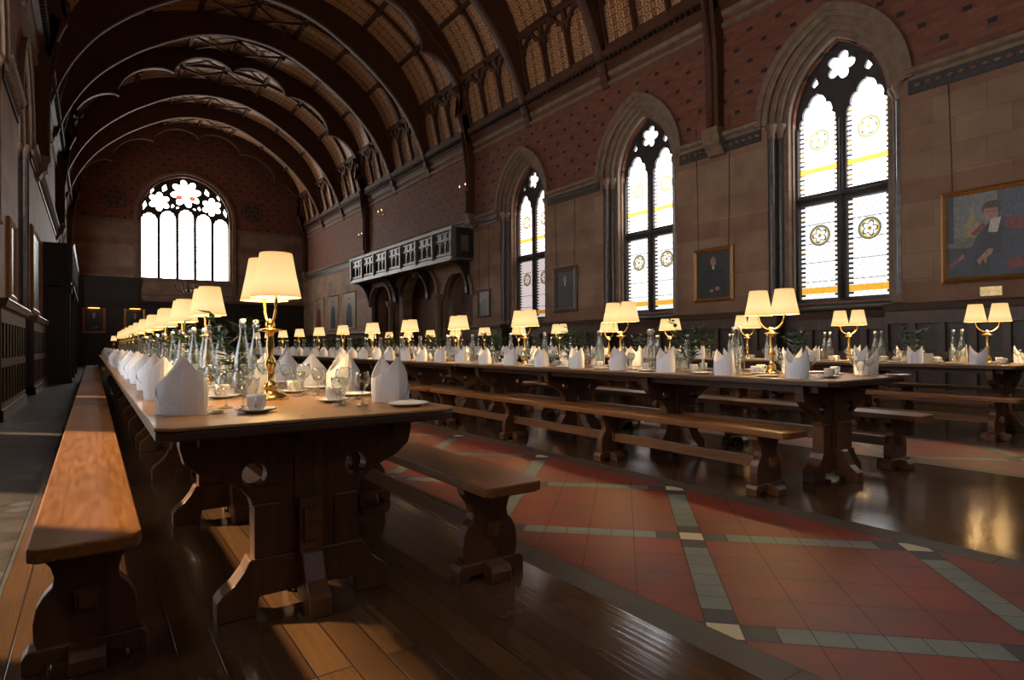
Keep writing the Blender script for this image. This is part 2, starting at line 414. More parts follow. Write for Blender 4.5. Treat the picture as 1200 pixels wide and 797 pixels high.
# ------------------------------------------------------------------ camera
F, YAW, PITCH, ROLL, HC = 711.61, 0.6047, 0.0060, -0.0059, 1.03
cy, sy, cp, sp, cr, sr = math.cos(YAW), math.sin(YAW), math.cos(PITCH), math.sin(PITCH), math.cos(ROLL), math.sin(ROLL)
right = Vector((cy, -sy, 0)); fwd = Vector((sy * cp, cy * cp, sp)); up = right.cross(fwd)
r2 = cr * right + sr * up; u2 = -sr * right + cr * up
cd = bpy.data.cameras.new('camera'); cam = bpy.data.objects.new('camera', cd); COL.objects.link(cam)
cd.sensor_fit = 'HORIZONTAL'; cd.sensor_width = 36; cd.lens = F / 1200 * 36; cd.clip_start = 0.05; cd.clip_end = 300
mw = Matrix((r2, u2, -fwd)).transposed().to_4x4(); mw.translation = (0, 0, HC); cam.matrix_world = mw
S.camera = cam

XL, XR, Y0, Y1, XC = -1.11, 11.0, -3.0, 39.2, 4.95
ZC = 8.5

# ------------------------------------------------------------------ floor
def clip_x(poly, x, keep_less):
    out = []
    for i in range(len(poly)):
        a, b = poly[i], poly[(i + 1) % len(poly)]
        ia = (a[0] <= x) == keep_less; ib = (b[0] <= x) == keep_less
        if ia: out.append(a)
        if ia != ib:
            t = (x - a[0]) / (b[0] - a[0]); out.append((x, a[1] + t * (b[1] - a[1])))
    return out
def inset(poly, d):
    cx = sum(p[0] for p in poly) / len(poly); cyy = sum(p[1] for p in poly) / len(poly)
    o = []
    for x, y in poly:
        L = math.hypot(x - cx, y - cyy); k = max(0.0, 1 - d * 1.4 / max(L, 1e-6)); o.append((cx + (x - cx) * k, cyy + (y - cyy) * k))
    return o
def board_floor(x0, x1):
    mb = MB(); mb.box(x0, x1, Y0, Y1, -0.06, 0.0); return struct(mb.build('floor_boards', 'boards'))
board_floor(-0.31, 1.68); board_floor(3.575, 5.75); board_floor(7.31, XR + 0.6)
def tile_aisle(x0, x1, xa, yb, kerbs, colours=('t_red', 't_grey', 't_dark', 't_cream', 't_kerb', 't_joint')):
    """diagonal lattice of tile bands between two kerbs; nodes of cream tile every 0.765 m"""
    mb = MB(); P = 0.765; w = 0.06; r2_ = math.sqrt(0.5)
    lo, hi = kerbs
    mb.poly([(x0, Y0, -0.004), (x1, Y0, -0.004), (x1, Y1, -0.004), (x0, Y1, -0.004)], 5)
    for a, b in ((x0, lo), (hi, x1)):
        y = Y0
        while y < Y1 and b - a > 0.01:
            mb.poly([(a + .002, y + .003, 0), (b - .002, y + .003, 0), (b - .002, min(Y1, y + 1.35), 0), (a + .002, min(Y1, y + 1.35), 0)], 4); y += 1.353
    def put(poly, mi, z=0.0):
        q = clip_x(clip_x(poly, lo, False), hi, True)
        if len(q) < 3: return
        mb.poly([(x, y, z) for x, y in inset(q, 0.0018)], mi)
    def rc(p, q, a0, a1, b0, b1):   # rectangle in the rotated frame about node (p,q)
        return [(p + (a - b) * r2_, q + (a + b) * r2_) for a, b in ((a0, b0), (a1, b0), (a1, b1), (a0, b1))]
    L = P * math.sqrt(2)
    nx = int((hi - lo) / P) + 3; k0 = int((Y0 - yb) / P) - 2; k1 = int((Y1 - yb) / P) + 2
    for i in range(-2, nx + 1):
        for kk in range(k0, k1):
            if (i + kk) % 2: continue
            px_, py_ = xa + i * P, yb + kk * P
            if px_ < lo - 1.3 or px_ > hi + 1.3: continue
            put(rc(px_, py_, -w, w, -w, w), 3)
            n = 8; st = (L - 2 * w) / n
            for j in range(n):
                a = w + j * st; c = 2 if j in (0, n - 1) else 1
                put(rc(px_, py_, a, a + st, -w, w), c); put(rc(px_, py_, -w, w, a, a + st), c)
            m_ = 4; st = (L - 2 * w) / m_
            for j in range(m_):
                for l in range(m_): put(rc(px_, py_, w + j * st, w + (j + 1) * st, w + l * st, w + (l + 1) * st), 0)
    return struct(mb.build('floor_tiles', list(colours), fix=False))
tile_aisle(1.68, 3.575, 1.855, 1.36, (1.835, 3.42))
tile_aisle(5.75, 7.31, 5.885, 1.0, (5.87, 7.2))
tile_aisle(XL - 0.5, -0.31, -1.06, 1.2, (XL - 0.5, -0.33), ('t_brown', 't_brown', 't_dark', 't_brown', 't_dark', 't_joint'))

# ------------------------------------------------------------------ walls with windows
WIN = (5.78, 10.48, 15.35)
WIN_R = (0.95,) + WIN
WIN_L = (15.35,)
HIGH_L = (0.95, 5.78, 10.48, 30.6, 35.2)   # unseen upper windows added to the aisle wall to brighten the hall
fR = lambda a, b, d: (XR + d, a, b)
fL = lambda a, b, d: (XL - d, a, b)
def wall_side(name, f, wins, extra, mat='wall', high=()):
    mb = MB()
    holes = [arch_loop(c, 1.2, -0.1, 5.3, 6.98) for c in wins] + [arch_loop(c, 1.2, 2.9, 5.3, 6.98) for c in high] + extra
    mb.prism([(Y0, -0.2), (Y1, -0.2), (Y1, 8.9), (Y0, 8.9)], f, 0.0, 0.14, holes)
    o = struct(mb.build(name, mat))
    # recessed back layer
    mb = MB(); holes = [arch_loop(c, 0.87, 1.78, 5.2, 6.62) for c in wins] + [arch_loop(c, 0.87, 2.9, 5.2, 6.62) for c in high] + extra
    mb.prism([(Y0, -0.2), (Y1, -0.2), (Y1, 8.9), (Y0, 8.9)], f, 0.34, 0.75, holes)
    struct(mb.build(name + '_outer', mat))
    return o
def arcade_holes():
    return [arch_loop(19.35, 1.0, -0.1, 2.75, 3.6), arch_loop(22.9, 1.95, -0.1, 2.85, 3.75), arch_loop(26.55, 1.15, -0.1, 2.85, 3.65)]
wall_side('wall_right', fR, WIN_R, arcade_holes())
sun_gaps = [(3.45, 6.9), (9.5, 10.5)]  # unseen openings added to shape the sun patches on bench and floor
DH = 2.8
wall_side('wall_left', fL, WIN_L, [[(a, -0.1), (b, -0.1), (b, DH), (a, DH)] for a, b in sun_gaps], high=HIGH_L)
# back of the passage behind the arcade, plus the end walls
mb = MB(); mb.box(XR + 2.2, XR + 2.4, 17.5, 28.8, -0.2, 4.6); mb.box(XR + .7, XR + 2.4, 17.4, 17.5, -0.2, 4.6); mb.box(XR + .7, XR + 2.4, 28.8, 28.9, -0.2, 4.6); mb.box(XR + .7, XR + 2.4, 17.4, 28.9, 4.6, 4.7)
struct(mb.build('wall_passage', 'wall'))
mb = MB(); mb.box(XR + .6, XR + 2.4, 17.4, 28.9, -0.06, 0.0); struct(mb.build('floor_passage', 't_dark'))
fN = lambda a, b, d: (a, Y0 - d, b)
mb = MB(); mb.prism([(XL - .75, -.2), (XR + .75, -.2), (XR + .75, 14), (XL - .75, 14)], fN, 0, .34, [arch_loop(c, 1.2, 2.4, 5.3, 6.98) for c in (2.6, 7.3)])
mb.prism([(XL - .75, -.2), (XR + .75, -.2), (XR + .75, 14), (XL - .75, 14)], fN, .34, .75, [arch_loop(c, .87, 2.4, 5.2, 6.62) for c in (2.6, 7.3)])
struct(mb.build('wall_near', 'plaster'))
for i, (a, b) in enumerate(sun_gaps):  # timber surrounds of the added sun openings
    mb = MB()
    for y0, y1, z0, z1 in ((a - .1, a, 0, DH + .1), (b, b + .1, 0, DH + .1), (a - .1, b + .1, DH, DH + .1)): mb.box(XL - .05, XL + .03, y0, y1, z0, z1)
    struct(mb.build('sun_opening_%d' % (i + 1), 'panel_oak'))

def ring_moulding(mb, f, c, half_o, half_i, zs, za_o, za_i, z0, d0, d1, n=16, mi=0):
    """band between two concentric arches, as a solid"""
    Ro = arc_pts(half_o, zs, za_o, n); Ri = arc_pts(half_i, zs, za_i, n)
    O = [(c - x, z) for x, z in Ro] + [(c + x, z) for x, z in reversed(Ro[:-1])]
    I = [(c - x, z) for x, z in Ri] + [(c + x, z) for x, z in reversed(Ri[:-1])]
    if z0 is not None:
        O = [(c - half_o, z0)] + O + [(c + half_o, z0)]; I = [(c - half_i, z0)] + I + [(c + half_i, z0)]
    mb.prism(O + I[::-1], f, d0, d1, mi=mi)
def side_window(idx, f, c, glassmat, zb=1.78):
    # moulded stone arch orders
    mb = MB()
    ring_moulding(mb, f, c, 1.42, 1.30, 5.32, 7.16, 7.03, None, -0.10, 0.02)
    ring_moulding(mb, f, c, 1.32, 1.21, 5.32, 7.06, 6.96, None, -0.05, 0.04)
    ring_moulding(mb, f, c, 1.22, 1.10, 5.3, 6.97, 6.86, None, 0.05, 0.16)
    ring_moulding(mb, f, c, 1.12, 1.00, 5.3, 6.88, 6.76, None, 0.13, 0.25)
    ring_moulding(mb, f, c, 1.02, 0.90, 5.28, 6.78, 6.64, zb, 0.23, 0.36)
    # rings of splayed reveal in the wall thickness
    ring_moulding(mb, f, c, 1.22, 1.12, 5.3, 6.97, 6.88, 0.0 if zb < 2 else zb, 0.13, 0.34)
    struct(mb.build('trim_%d' % (10 + idx), 'cream_stone'))
    w = bpy.data.objects.new('window_%d' % idx, None); COL.objects.link(w); struct(w)
    # tracery
    outer = arch_loop(c, 0.9, zb - .04, 5.2, 6.66, 18)
    holes = []
    for s_ in (-1, 1):
        cc = c + s_ * 0.455
        holes.append(cusped_loop(cc, 0.365, 3.88, 5.16, 5.82))
        holes.append([(cc - .365, zb + .08), (cc + .365, zb + .08), (cc + .365, 3.68), (cc - .365, 3.68)])
        holes.append([(c + s_ * .42, 5.98), (c + s_ * .50, 5.92), (c + s_ * .56, 5.98), (c + s_ * .47, 6.12)])
    holes.append(foil_loop(c, 6.18, 0.265, 5, PI / 2 + .3))
    mb = MB(); mb.prism(outer, f, 0.46, 0.60, holes); mb.build('tracery', 'dark_stone', w)
    # slim roll mouldings on mullion, jambs and transom
    mb = MB()
    for y in (c - .86, c, c + .86): mb.tube([f(y, zb + .02, .45), f(y, 5.2, .45)], 0.04, 8)
    mb.tube([f(c - .86, 3.78, .45), f(c + .86, 3.78, .45)], 0.04, 8); mb.build('mullion', 'dark_stone', w)
    # glass
    lp = arch_loop(c, 0.86, zb + .02, 5.2, 6.6, 18); mb = MB()
    tr = tessellate_polygon([[Vector((a, b, 0)) for a, b in lp]])
    for t in tr: mb.poly([f(lp[i][0], lp[i][1], .53) for i in t], 0, [(lp[i][0] - c, lp[i][1]) for i in t])
    mb.build('glass', glassmat, w, fix=False)
    # sloping sill
    mb = MB(); mb.prism([(p_, q_ + zb - 1.78) for p_, q_ in [(0.10, 1.62), (0.62, 1.62), (0.62, 1.86), (0.44, 1.84), (0.30, 1.70), (0.10, 1.66)]], lambda a, b, d: f(d, b, a), c - 1.2, c + 1.2); mb.build('sill', 'dark_stone', w)
    # jamb shafts with capital and base
    mb = MB()
    for s_ in (-1, 1):
        p = f(c + s_ * 1.16, 0, 0.07)
        mb.lathe([(.055, zb - .03), (.055, 5.08)], 12, 0, (p[0], p[1], 0))
        q = f(c + s_ * 1.05, 0, 0.2)
        mb.lathe([(.045, zb - .03), (.045, 5.08)], 12, 0, (q[0], q[1], 0))
    mb.build('jamb_shaft', 'marble_shaft', w)
    mb = MB()
    for s_ in (-1, 1):
        for yy, dd in ((1.16, .07), (1.05, .2)):
            p = f(c + s_ * yy, 0, dd)
            mb.lathe([(.055, 5.04), (.075, 5.06), (.06, 5.09), (.07, 5.16), (.11, 5.24), (.12, 5.26), (.12, 5.32)], 12, 0, (p[0], p[1], 0))
            mb.lathe([(.10, zb - .1), (.10, zb - .06), (.075, zb - .02), (.085, zb), (.055, zb + .04)], 12, 0, (p[0], p[1], 0))
    mb.build('capital', 'cream_stone', w)
for i, c in enumerate(WIN): side_window(i + 1, fR, c, 'leaded' if i < 2 else 'leaded_pink')
side_window(4, fL, 15.35, 'leaded')
side_window(6, fR, 0.95, 'leaded')  # unseen next bay window, added for more light in the near hall
for i, c in enumerate(HIGH_L): side_window(7 + i, fL, c, 'leaded_aisle_fill', 2.94)  # added windows; their stronger glass lights the right wall and far end
fN = lambda a, b, d: (a, Y0 - d, b)
side_window(12, fN, 2.6, 'leaded_near_fill', 2.4); side_window(13, fN, 7.3, 'leaded_near_fill', 2.4)  # unseen windows added behind the camera as fill for front faces

# string courses, cornices, upper mouldings
def run(f, prof, segs, name, mat, mi=0):
    mb = MB()
    for a, b in segs: mb.prism(prof, lambda p, q, d: f(d, q, -p), a, b)
    return struct(mb.build(name, mat))
def gaps(wins, half, a, b):
    s_, y = [], a
    for c in wins: s_.append((y, c - half)); y = c + half
    s_.append((y, b)); return s_
STR = [(0, 5.28), (.03, 5.28), (.05, 5.33), (.12, 5.37), (.14, 5.43), (.05, 5.50), (0, 5.50)]
FRZ = [(0, 5.05), (.03, 5.05), (.03, 5.29), (0, 5.29)]
TOP = [(0, 7.66), (.06, 7.68), (.07, 7.76), (0, 7.80)]
for nm, f, wins in (('right', fR, WIN_R), ('left', fL, tuple(sorted(HIGH_L + WIN_L)))):
    g = gaps(wins, 1.33, Y0, Y1)
    run(f, STR, g, 'trim_string_' + nm, 'cream_stone'); run(f, TOP, [(Y0, Y1)], 'trim_upper_string_' + nm, 'cream_stone')
    # carved frieze: small repeated bosses under the string
    mb = MB()
    for a, b in g:
        mb.prism(FRZ, lambda p, q, d: f(d, q, -p), a, b, mi=0)
        y = a + .07
        while y < b - .05 and y < 30:
            p = f(y, 5.17, -.035); mb.lathe([(.0, -.03), (.05, -.02), (.06, 0.0), (.05, .02), (0, .03)], 6, 1, p); y += .15
    struct(mb.build('trim_frieze_' + nm, ['dark_stone', 'cream_stone']))
    # timber wall-plate cornice
    mb = MB()
    CR = [(0, 8.02), (.08, 8.02), (.10, 8.12), (.20, 8.20), (.20, 8.30), (.28, 8.36), (.30, 8.48), (.12, 8.56), (0, 8.56)]
    mb.prism(CR, lambda p, q, d: f(d, q, -p), Y0, Y1, mi=0)
    y = Y0
    while y < Y1:
        p = f(y, 0, -.24); mb.box(min(p[0], p[0] + .0) - .05, p[0] + .05, y, y + .07, 8.21, 8.30, 1); y += .16
    struct(mb.build('trim_cornice_' + nm, ['roof_timber', 'black_oak']))
    CR2 = [(0, 7.90), (.05, 7.92), (.08, 8.0), (.08, 8.03), (0, 8.03)]
    run(f, CR2, [(Y0, Y1)], 'trim_cornice_base_' + nm, 'cream_stone')

# panelled dado
def dado(f, a, b, d, top, name, panel_w=0.44, mat='panel_oak', low=True):
    """frame-and-panel oak dado standing d in front of the wall plane"""
    mb = MB()
    n = max(1, round((b - a) / panel_w)); pw = (b - a) / n
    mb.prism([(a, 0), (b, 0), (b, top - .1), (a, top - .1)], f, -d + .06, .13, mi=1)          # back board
    holes = []
    for i in range(n):
        y0, y1 = a + i * pw + .05, a + (i + 1) * pw - .05
        holes.append([(y0, 1.02), (y1, 1.02), (y1, top - .34), (y0, top - .34)] if not low else [(y0, .86), (y1, .86), (y1, top - .33), (y0, top - .33)])
        holes.append([(y0, .25), (y1, .25), (y1, .74), (y0, .74)])
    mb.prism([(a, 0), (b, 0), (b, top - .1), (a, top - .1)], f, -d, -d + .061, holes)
    mb.prism([(-d - .025, 0), (.1, 0), (.1, .16), (-d - .025, .16)], lambda p, q, e: f(e, q, p), a, b)
    mb.prism([(-d - .09, top - .03), (.13, top - .03), (.13, top), (-d - .075, top)], lambda p, q, e: f(e, q, p), a - .0, b + .0)
    mb.prism([(-d - .05, top - .12), (.1, top - .12), (.1, top - .03), (-d - .07, top - .03)], lambda p, q, e: f(e, q, p), a, b)
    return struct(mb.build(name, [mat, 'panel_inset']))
k = 1
for a, b in gaps(WIN_R, 0.98, Y0, 18.25) + [(28.0, Y1)]:
    dado(fR, a, b, 0.12, 1.65, 'trim_%d' % k, mat='panel_oak'); k += 1
for c in WIN_R: dado(lambda a, b, d: fR(a, b, d + .30), c - .98, c + .98, 0.10, 1.58, 'trim_%d' % k); k += 1
for a, b in ((10.75, 14.37), (16.4, 20.6)):
    dado(fL, a, b, 0.09, 1.70, 'trim_%d' % k, 0.4, 'oak_edge'); k += 1
dado(lambda a, b, d: fL(a, b, d + .30), 14.37, 16.4, 0.1, 1.62, 'trim_%d' % k); k += 1

# ------------------------------------------------------------------ far wall
fF = lambda a, b, d: (a, Y1 + d, b)
WX, WH = 4.46, 2.28
mb = MB()
mb.prism([(XL - .7, -.2), (XR + .7, -.2), (XR + .7, 14.2), (XL - .7, 14.2)], fF, 0, 0.6, [arch_loop(WX, WH, 4.78, 8.3, 10.7, 20)])
struct(mb.build('wall_far', 'far_wall'))
mb = MB()
ring_moulding(mb, fF, WX, WH + .30, WH + .12, 8.3, 10.98, 10.82, 4.0, -.10, .05)
ring_moulding(mb, fF, WX, WH + .13, WH - .02, 8.3, 10.84, 10.68, 4.78, .02, .2)
mb.box(WX - WH - .3, WX + WH + .3, Y1 - .14, Y1 + .1, 4.64, 4.78); mb.box(WX - WH - .3, WX + WH + .3, Y1 - .1, Y1 + .05, 3.86, 3.96)
struct(mb.build('trim_20', 'cream_stone'))
w = bpy.data.objects.new('window_5', None); COL.objects.link(w); struct(w)
holes = []
lw = 2 * WH / 5
for i in range(5):
    cc = WX - WH + lw * (i + .5); hi = (8.08, 8.28, 8.44, 8.28, 8.08)[i]
    holes.append(cusped_loop(cc, lw / 2 - .075, 4.86, hi, hi + .42, .05))
holes += [foil_loop(WX, 9.78, 0.80, 8, .2), foil_loop(WX - 1.34, 9.17, 0.54, 6, .5), foil_loop(WX + 1.34, 9.17, 0.54, 6, .5)]
for s_ in (-1, 1):
    X_ = lambda x: WX + s_ * x
    for tri in ([(.95, 9.9), (1.18, 9.75), (1.2, 10.0), (1.02, 10.2)], [(.58, 9.0), (.72, 8.86), (.76, 8.98), (.68, 9.12)], [(1.95, 8.9), (2.12, 8.62), (2.14, 8.9), (2.02, 9.15)], [(.34, 8.93), (.50, 8.85), (.49, 8.97), (.40, 8.99)], [(1.62, 9.75), (1.78, 9.55), (1.75, 9.75), (1.62, 9.9)]):
        holes.append([(X_(x), z) for x, z in tri])
mb = MB(); mb.prism(arch_loop(WX, WH, 4.78, 8.3, 10.7, 20), fF, .22, .40, holes); mb.build('tracery', 'dark_stone', w)
mb = MB()
lp = arch_loop(WX, WH, 4.78, 8.3, 10.7, 20)
for t in tessellate_polygon([[Vector((a, b, 0)) for a, b in lp]]): mb.poly([fF(*lp[i], .34) for i in t], 0)
mb.build('glass', 'far_glass', w, fix=False)
red = emis('red_glass', (0.8, 0.10, 0.05), 1.2)
mb = MB()
for x, rr in ((-.33, .17), (.33, .17)):
    lp = [(WX + x + rr * math.cos(a), 9.55 + rr * .8 * math.sin(a)) for a in (2 * PI * i / 16 for i in range(16))]
    mb.poly([fF(a, b, .335) for a, b in lp])
mb.build('glass', red, w, fix=False)
# brick zigzag bands and rosettes on the end wall
mb = MB()
M['zig'] = plain('zigzag_brick', (0.22, 0.06, 0.035), 0.7)
for z0 in (8.15, 9.5):
    for x0, x1 in ((XL, WX - WH - .5), (WX + WH + .5, XR)):
        x = x0; up_ = True
        while x < x1 - .3:
            a, b = (z0, z0 + .4) if up_ else (z0 + .4, z0)
            mb.prism([(x, a), (x + .42, b), (x + .42, b + .14), (x, a + .14)], fF, -.02, .02); x += .42; up_ = not up_
struct(mb.build('trim_21', 'zig'))
mb = MB()
for x in (0.95, 7.98):
    for i in range(6):
        a = i * PI / 3; mb.prism(foil_loop(x + .34 * math.cos(a), 9.1 + .34 * math.sin(a), .15, 4), fF, -.03, .02)
    mb.prism(foil_loop(x, 9.1, .15, 6), fF, -.03, .02)
    ring = [(x + .62 * math.cos(2 * PI * i / 32), 9.1 + .62 * math.sin(2 * PI * i / 32)) for i in range(32)]; rin = [(x + .55 * math.cos(2 * PI * i / 32), 9.1 + .55 * math.sin(2 * PI * i / 32)) for i in range(32)]
    mb.prism(ring, fF, -.03, .02, [rin])
struct(mb.build('trim_22', 'dark_stone'))
mb = MB(); mb.box(XL, WX - WH - .3, Y1 - .1, Y1, 7.82, 7.92); mb.box(WX + WH + .3, XR, Y1 - .1, Y1, 7.82, 7.92); struct(mb.build('trim_23', 'cream_stone'))
# tall black screen panelling on the end wall
mb = MB()
for x0, x1, top in ((XL, WX - WH - .02, 4.75), (WX - WH, XR, 3.5)):
    mb.box(x0, x1, Y1 - .12, Y1, 0, top - .2); mb.box(x0, x1, Y1 - .28, Y1, top - .12, top); mb.box(x0, x1, Y1 - .2, Y1, top - .22, top - .12); mb.box(x0, x1, Y1 - .2, Y1, .0, .2)
    x = x0
    while x < x1: mb.box(x, x + .1, Y1 - .16, Y1 - .1, .2, top - .2); x += .78
    mb.box(x0, x1, Y1 - .16, Y1 - .1, 1.25, 1.37)
for cx_ in (-.2, .72, 1.62):
    lp = arch_loop(cx_, .40, 3.25, 3.95, 4.35); li = arch_loop(cx_, .33, 3.30, 3.95, 4.27); mb.prism(lp, fF, -.17, -.1, [li])
struct(mb.build('trim_24', 'black_oak'))

# ------------------------------------------------------------------ roof
RIB = [(0, 12.78), (1.0, 12.68), (2.0, 12.33), (3.2, 11.62), (4.0, 11.0), (4.75, 10.25), (5.3, 9.45), (5.68, 8.65), (5.9, 7.95)]
CEI = [(0, 13.5), (1.5, 13.33), (2.9, 12.92), (4.1, 12.22), (5.0, 11.35), (5.62, 10.2), (6.0, 8.5)]
def spline(P, n):
    P = [Vector((*p, 0)) for p in P]; P = [Vector((-P[1].x, P[1].y, 0))] + P + [P[-1] * 2 - P[-2]]
    out = []; m = len(P) - 3
    for i in range(n + 1):
        t = i / n * m; k_ = min(int(t), m - 1); t -= k_
        a, b, c, d = P[k_:k_ + 4]
        q = 0.5 * ((2 * b) + (c - a) * t + (2 * a - 5 * b + 4 * c - d) * t * t + (3 * b - a - 3 * c + d) * t ** 3); out.append((q.x, q.y))
    return out
def both(h): return [(-x, z) for x, z in reversed(h)] + h[1:]
rib_c = both(spline(RIB, 40)); cei_c = both(spline(CEI, 40))
def rib_strip(mb, inner, outer, y0, y1, mi=0):
    n = len(inner); b = len(mb.v)
    for y in (y0, y1):
        mb.add([(XC + x, y, z) for x, z in inner]); mb.add([(XC + x, y, z) for x, z in outer])
    A, B, C, D = b, b + n, b + 2 * n, b + 3 * n
    for i in range(n - 1):
        mb.face((A + i, A + i + 1, B + i + 1, B + i), mi); mb.face((C + i, D + i, D + i + 1, C + i + 1), mi)
        mb.face((A + i, C + i, C + i + 1, A + i + 1), mi, True); mb.face((B + i, B + i + 1, D + i + 1, D + i), mi)
    for i in (0, n - 1): mb.face((A + i, B + i, D + i, C + i), mi)
# ceiling sheet
mb = MB(); L = 0; s_acc = [0]
for i in range(1, len(cei_c)): s_acc.append(s_acc[-1] + math.dist(cei_c[i], cei_c[i - 1]))
NB = 28
for i in range(len(cei_c) - 1):
    for j in range(NB):
        ya, yb_ = Y0 + (Y1 - Y0) * j / NB, Y0 + (Y1 - Y0) * (j + 1) / NB
        (xa, za), (xb, zb) = cei_c[i], cei_c[i + 1]
        mb.poly([(XC + xa, ya, za), (XC + xb, ya, zb), (XC + xb, yb_, zb), (XC + xa, yb_, za)], 0, [(s_acc[i], ya), (s_acc[i + 1], ya), (s_acc[i + 1], yb_), (s_acc[i], yb_)])
struct(mb.build('ceiling', 'ceiling', fix=False))
mb = MB(); rib_strip(mb, [(x, z + .03) for x, z in cei_c], [(x * 1.06, z + .35) for x, z in cei_c], Y0 - .3, Y1 + .3); struct(mb.build('ceiling_outer', 'roof_timber'))
# purlins
def at_len(c, acc, s_):
    for i in range(1, len(acc)):
        if acc[i] >= s_:
            t = (s_ - acc[i - 1]) / (acc[i] - acc[i - 1]); a, b = Vector(c[i - 1]), Vector(c[i]); d = (b - a).normalized(); return a + (b - a) * t, d
    return Vector(c[-1]), (Vector(c[-1]) - Vector(c[-2])).normalized()
TOT = s_acc[-1]
LOW = 1.78
pur = [LOW + (TOT - 2 * LOW) * i / 8 for i in range(9)]
mb = MB()
for s_ in pur:
    p, d = at_len(cei_c, s_acc, s_); nrm = Vector((d.y, -d.x))
    if nrm.y > 0: nrm = -nrm
    q = [p + d * .085, p + d * .05 + nrm * .15, p - d * .05 + nrm * .15, p - d * .085]
    mb.prism([tuple(v) for v in q], lambda a, b, e: (XC + a, e, b), Y0, Y1)
    q = [p + d * .02 + nrm * .15, p + nrm * .185, p - d * .02 + nrm * .15]
    mb.prism([tuple(v) for v in q], lambda a, b, e: (XC + a, e, b), Y0, Y1)
struct(mb.build('ceiling_purlins', 'roof_timber'))
MAIN = [8.13 - 10.05, 8.13, 18.3, 28.1, 38.25]
PLAIN = []
for a, b in zip(MAIN[:-1], MAIN[1:]): PLAIN += [a + (b - a) / 3, a + 2 * (b - a) / 3]
ALL = sorted(MAIN + PLAIN)
# common rafters midway in every bay with bosses
mb = MB()
for a, b in zip(ALL[:-1], ALL[1:]):
    y = (a + b) / 2
    i0 = next(i for i, s_ in enumerate(s_acc) if s_ > LOW); i1 = next(i for i, s_ in enumerate(s_acc) if s_ > TOT - LOW)
    seg = cei_c[i0:i1]
    rib_strip(mb, [(x * .985, z - .10) for x, z in seg], seg, y - .05, y + .05)
    for s_ in pur:
        p, d = at_len(cei_c, s_acc, s_)
        mb.lathe([(0, -.27), (.05, -.26), (.09, -.22), (.11, -.16), (.08, -.10), (.09, 0)], 8, 0, (XC + p.x * .985, y, p.y))
for a, b in zip(ALL[:-1], ALL[1:]):          # saltire braces beside the ridge
    y = (a + b) / 2
    for i_ in (3, 4):
        p, _ = at_len(cei_c, s_acc, pur[i_]); q, _ = at_len(cei_c, s_acc, pur[i_ + 1])
        for ya, yb_ in ((y - .1, a + .1), (a + .1, y - .1), (y + .1, b - .1), (b - .1, y + .1)):
            mb.tube([(XC + p.x, ya, p.y - .09), (XC + q.x, yb_, q.y - .09)], .05, 4)
struct(mb.build('ceiling_rafters', 'roof_timber'))
# traceried lower row between each pair of trusses
mb = MB()
for side in (-1, 1):
    p0, d0 = at_len(cei_c, s_acc, 0.05); p1, d1 = at_len(cei_c, s_acc, LOW - .02)
    # left end of the curve is s=0
    A = Vector((p0.x, p0.y)); B = Vector((p1.x, p1.y)); T_ = (B - A); H = T_.length; T_.normalize(); nn = Vector((T_.y, -T_.x))
    def f(a, b, d, side=side, A=A, T_=T_, nn=nn):
        q = A + T_ * b + nn * (d + .03 + .11 * math.sin(PI * min(1, max(0, b / H))) * 0)
        return (XC + (q.x if side < 0 else -q.x), a, q.y)
    for a, b in zip(ALL[:-1], ALL[1:]):
        if b < 1: continue
        a_, b_ = a + .16, b - .16; w3 = (b_ - a_) / 3; holes = []
        for i in range(3):
            c = a_ + w3 * (i + .5); holes.append(cusped_loop(c, w3 / 2 - .055, .12, H * .52, H * .86, .07))
            for s2 in (-1, 1): holes.append([(c + s2 * (w3 / 2 - .07), H * .74), (c + s2 * (w3 / 2 - .06), H * .93), (c + s2 * .12, H * .93), (c + s2 * .2, H * .86)])
        mb.prism([(a_, 0), (b_, 0), (b_, H), (a_, H)], f, .0, .09, holes)
        # slim mullion posts standing forward
        for i in range(1, 3): mb.prism([(a_ + w3 * i - .035, .0), (a_ + w3 * i + .035, 0), (a_ + w3 * i + .03, H * .7), (a_ + w3 * i - .03, H * .7)], f, .08, .14)
struct(mb.build('ceiling_tracery', 'roof_timber'))
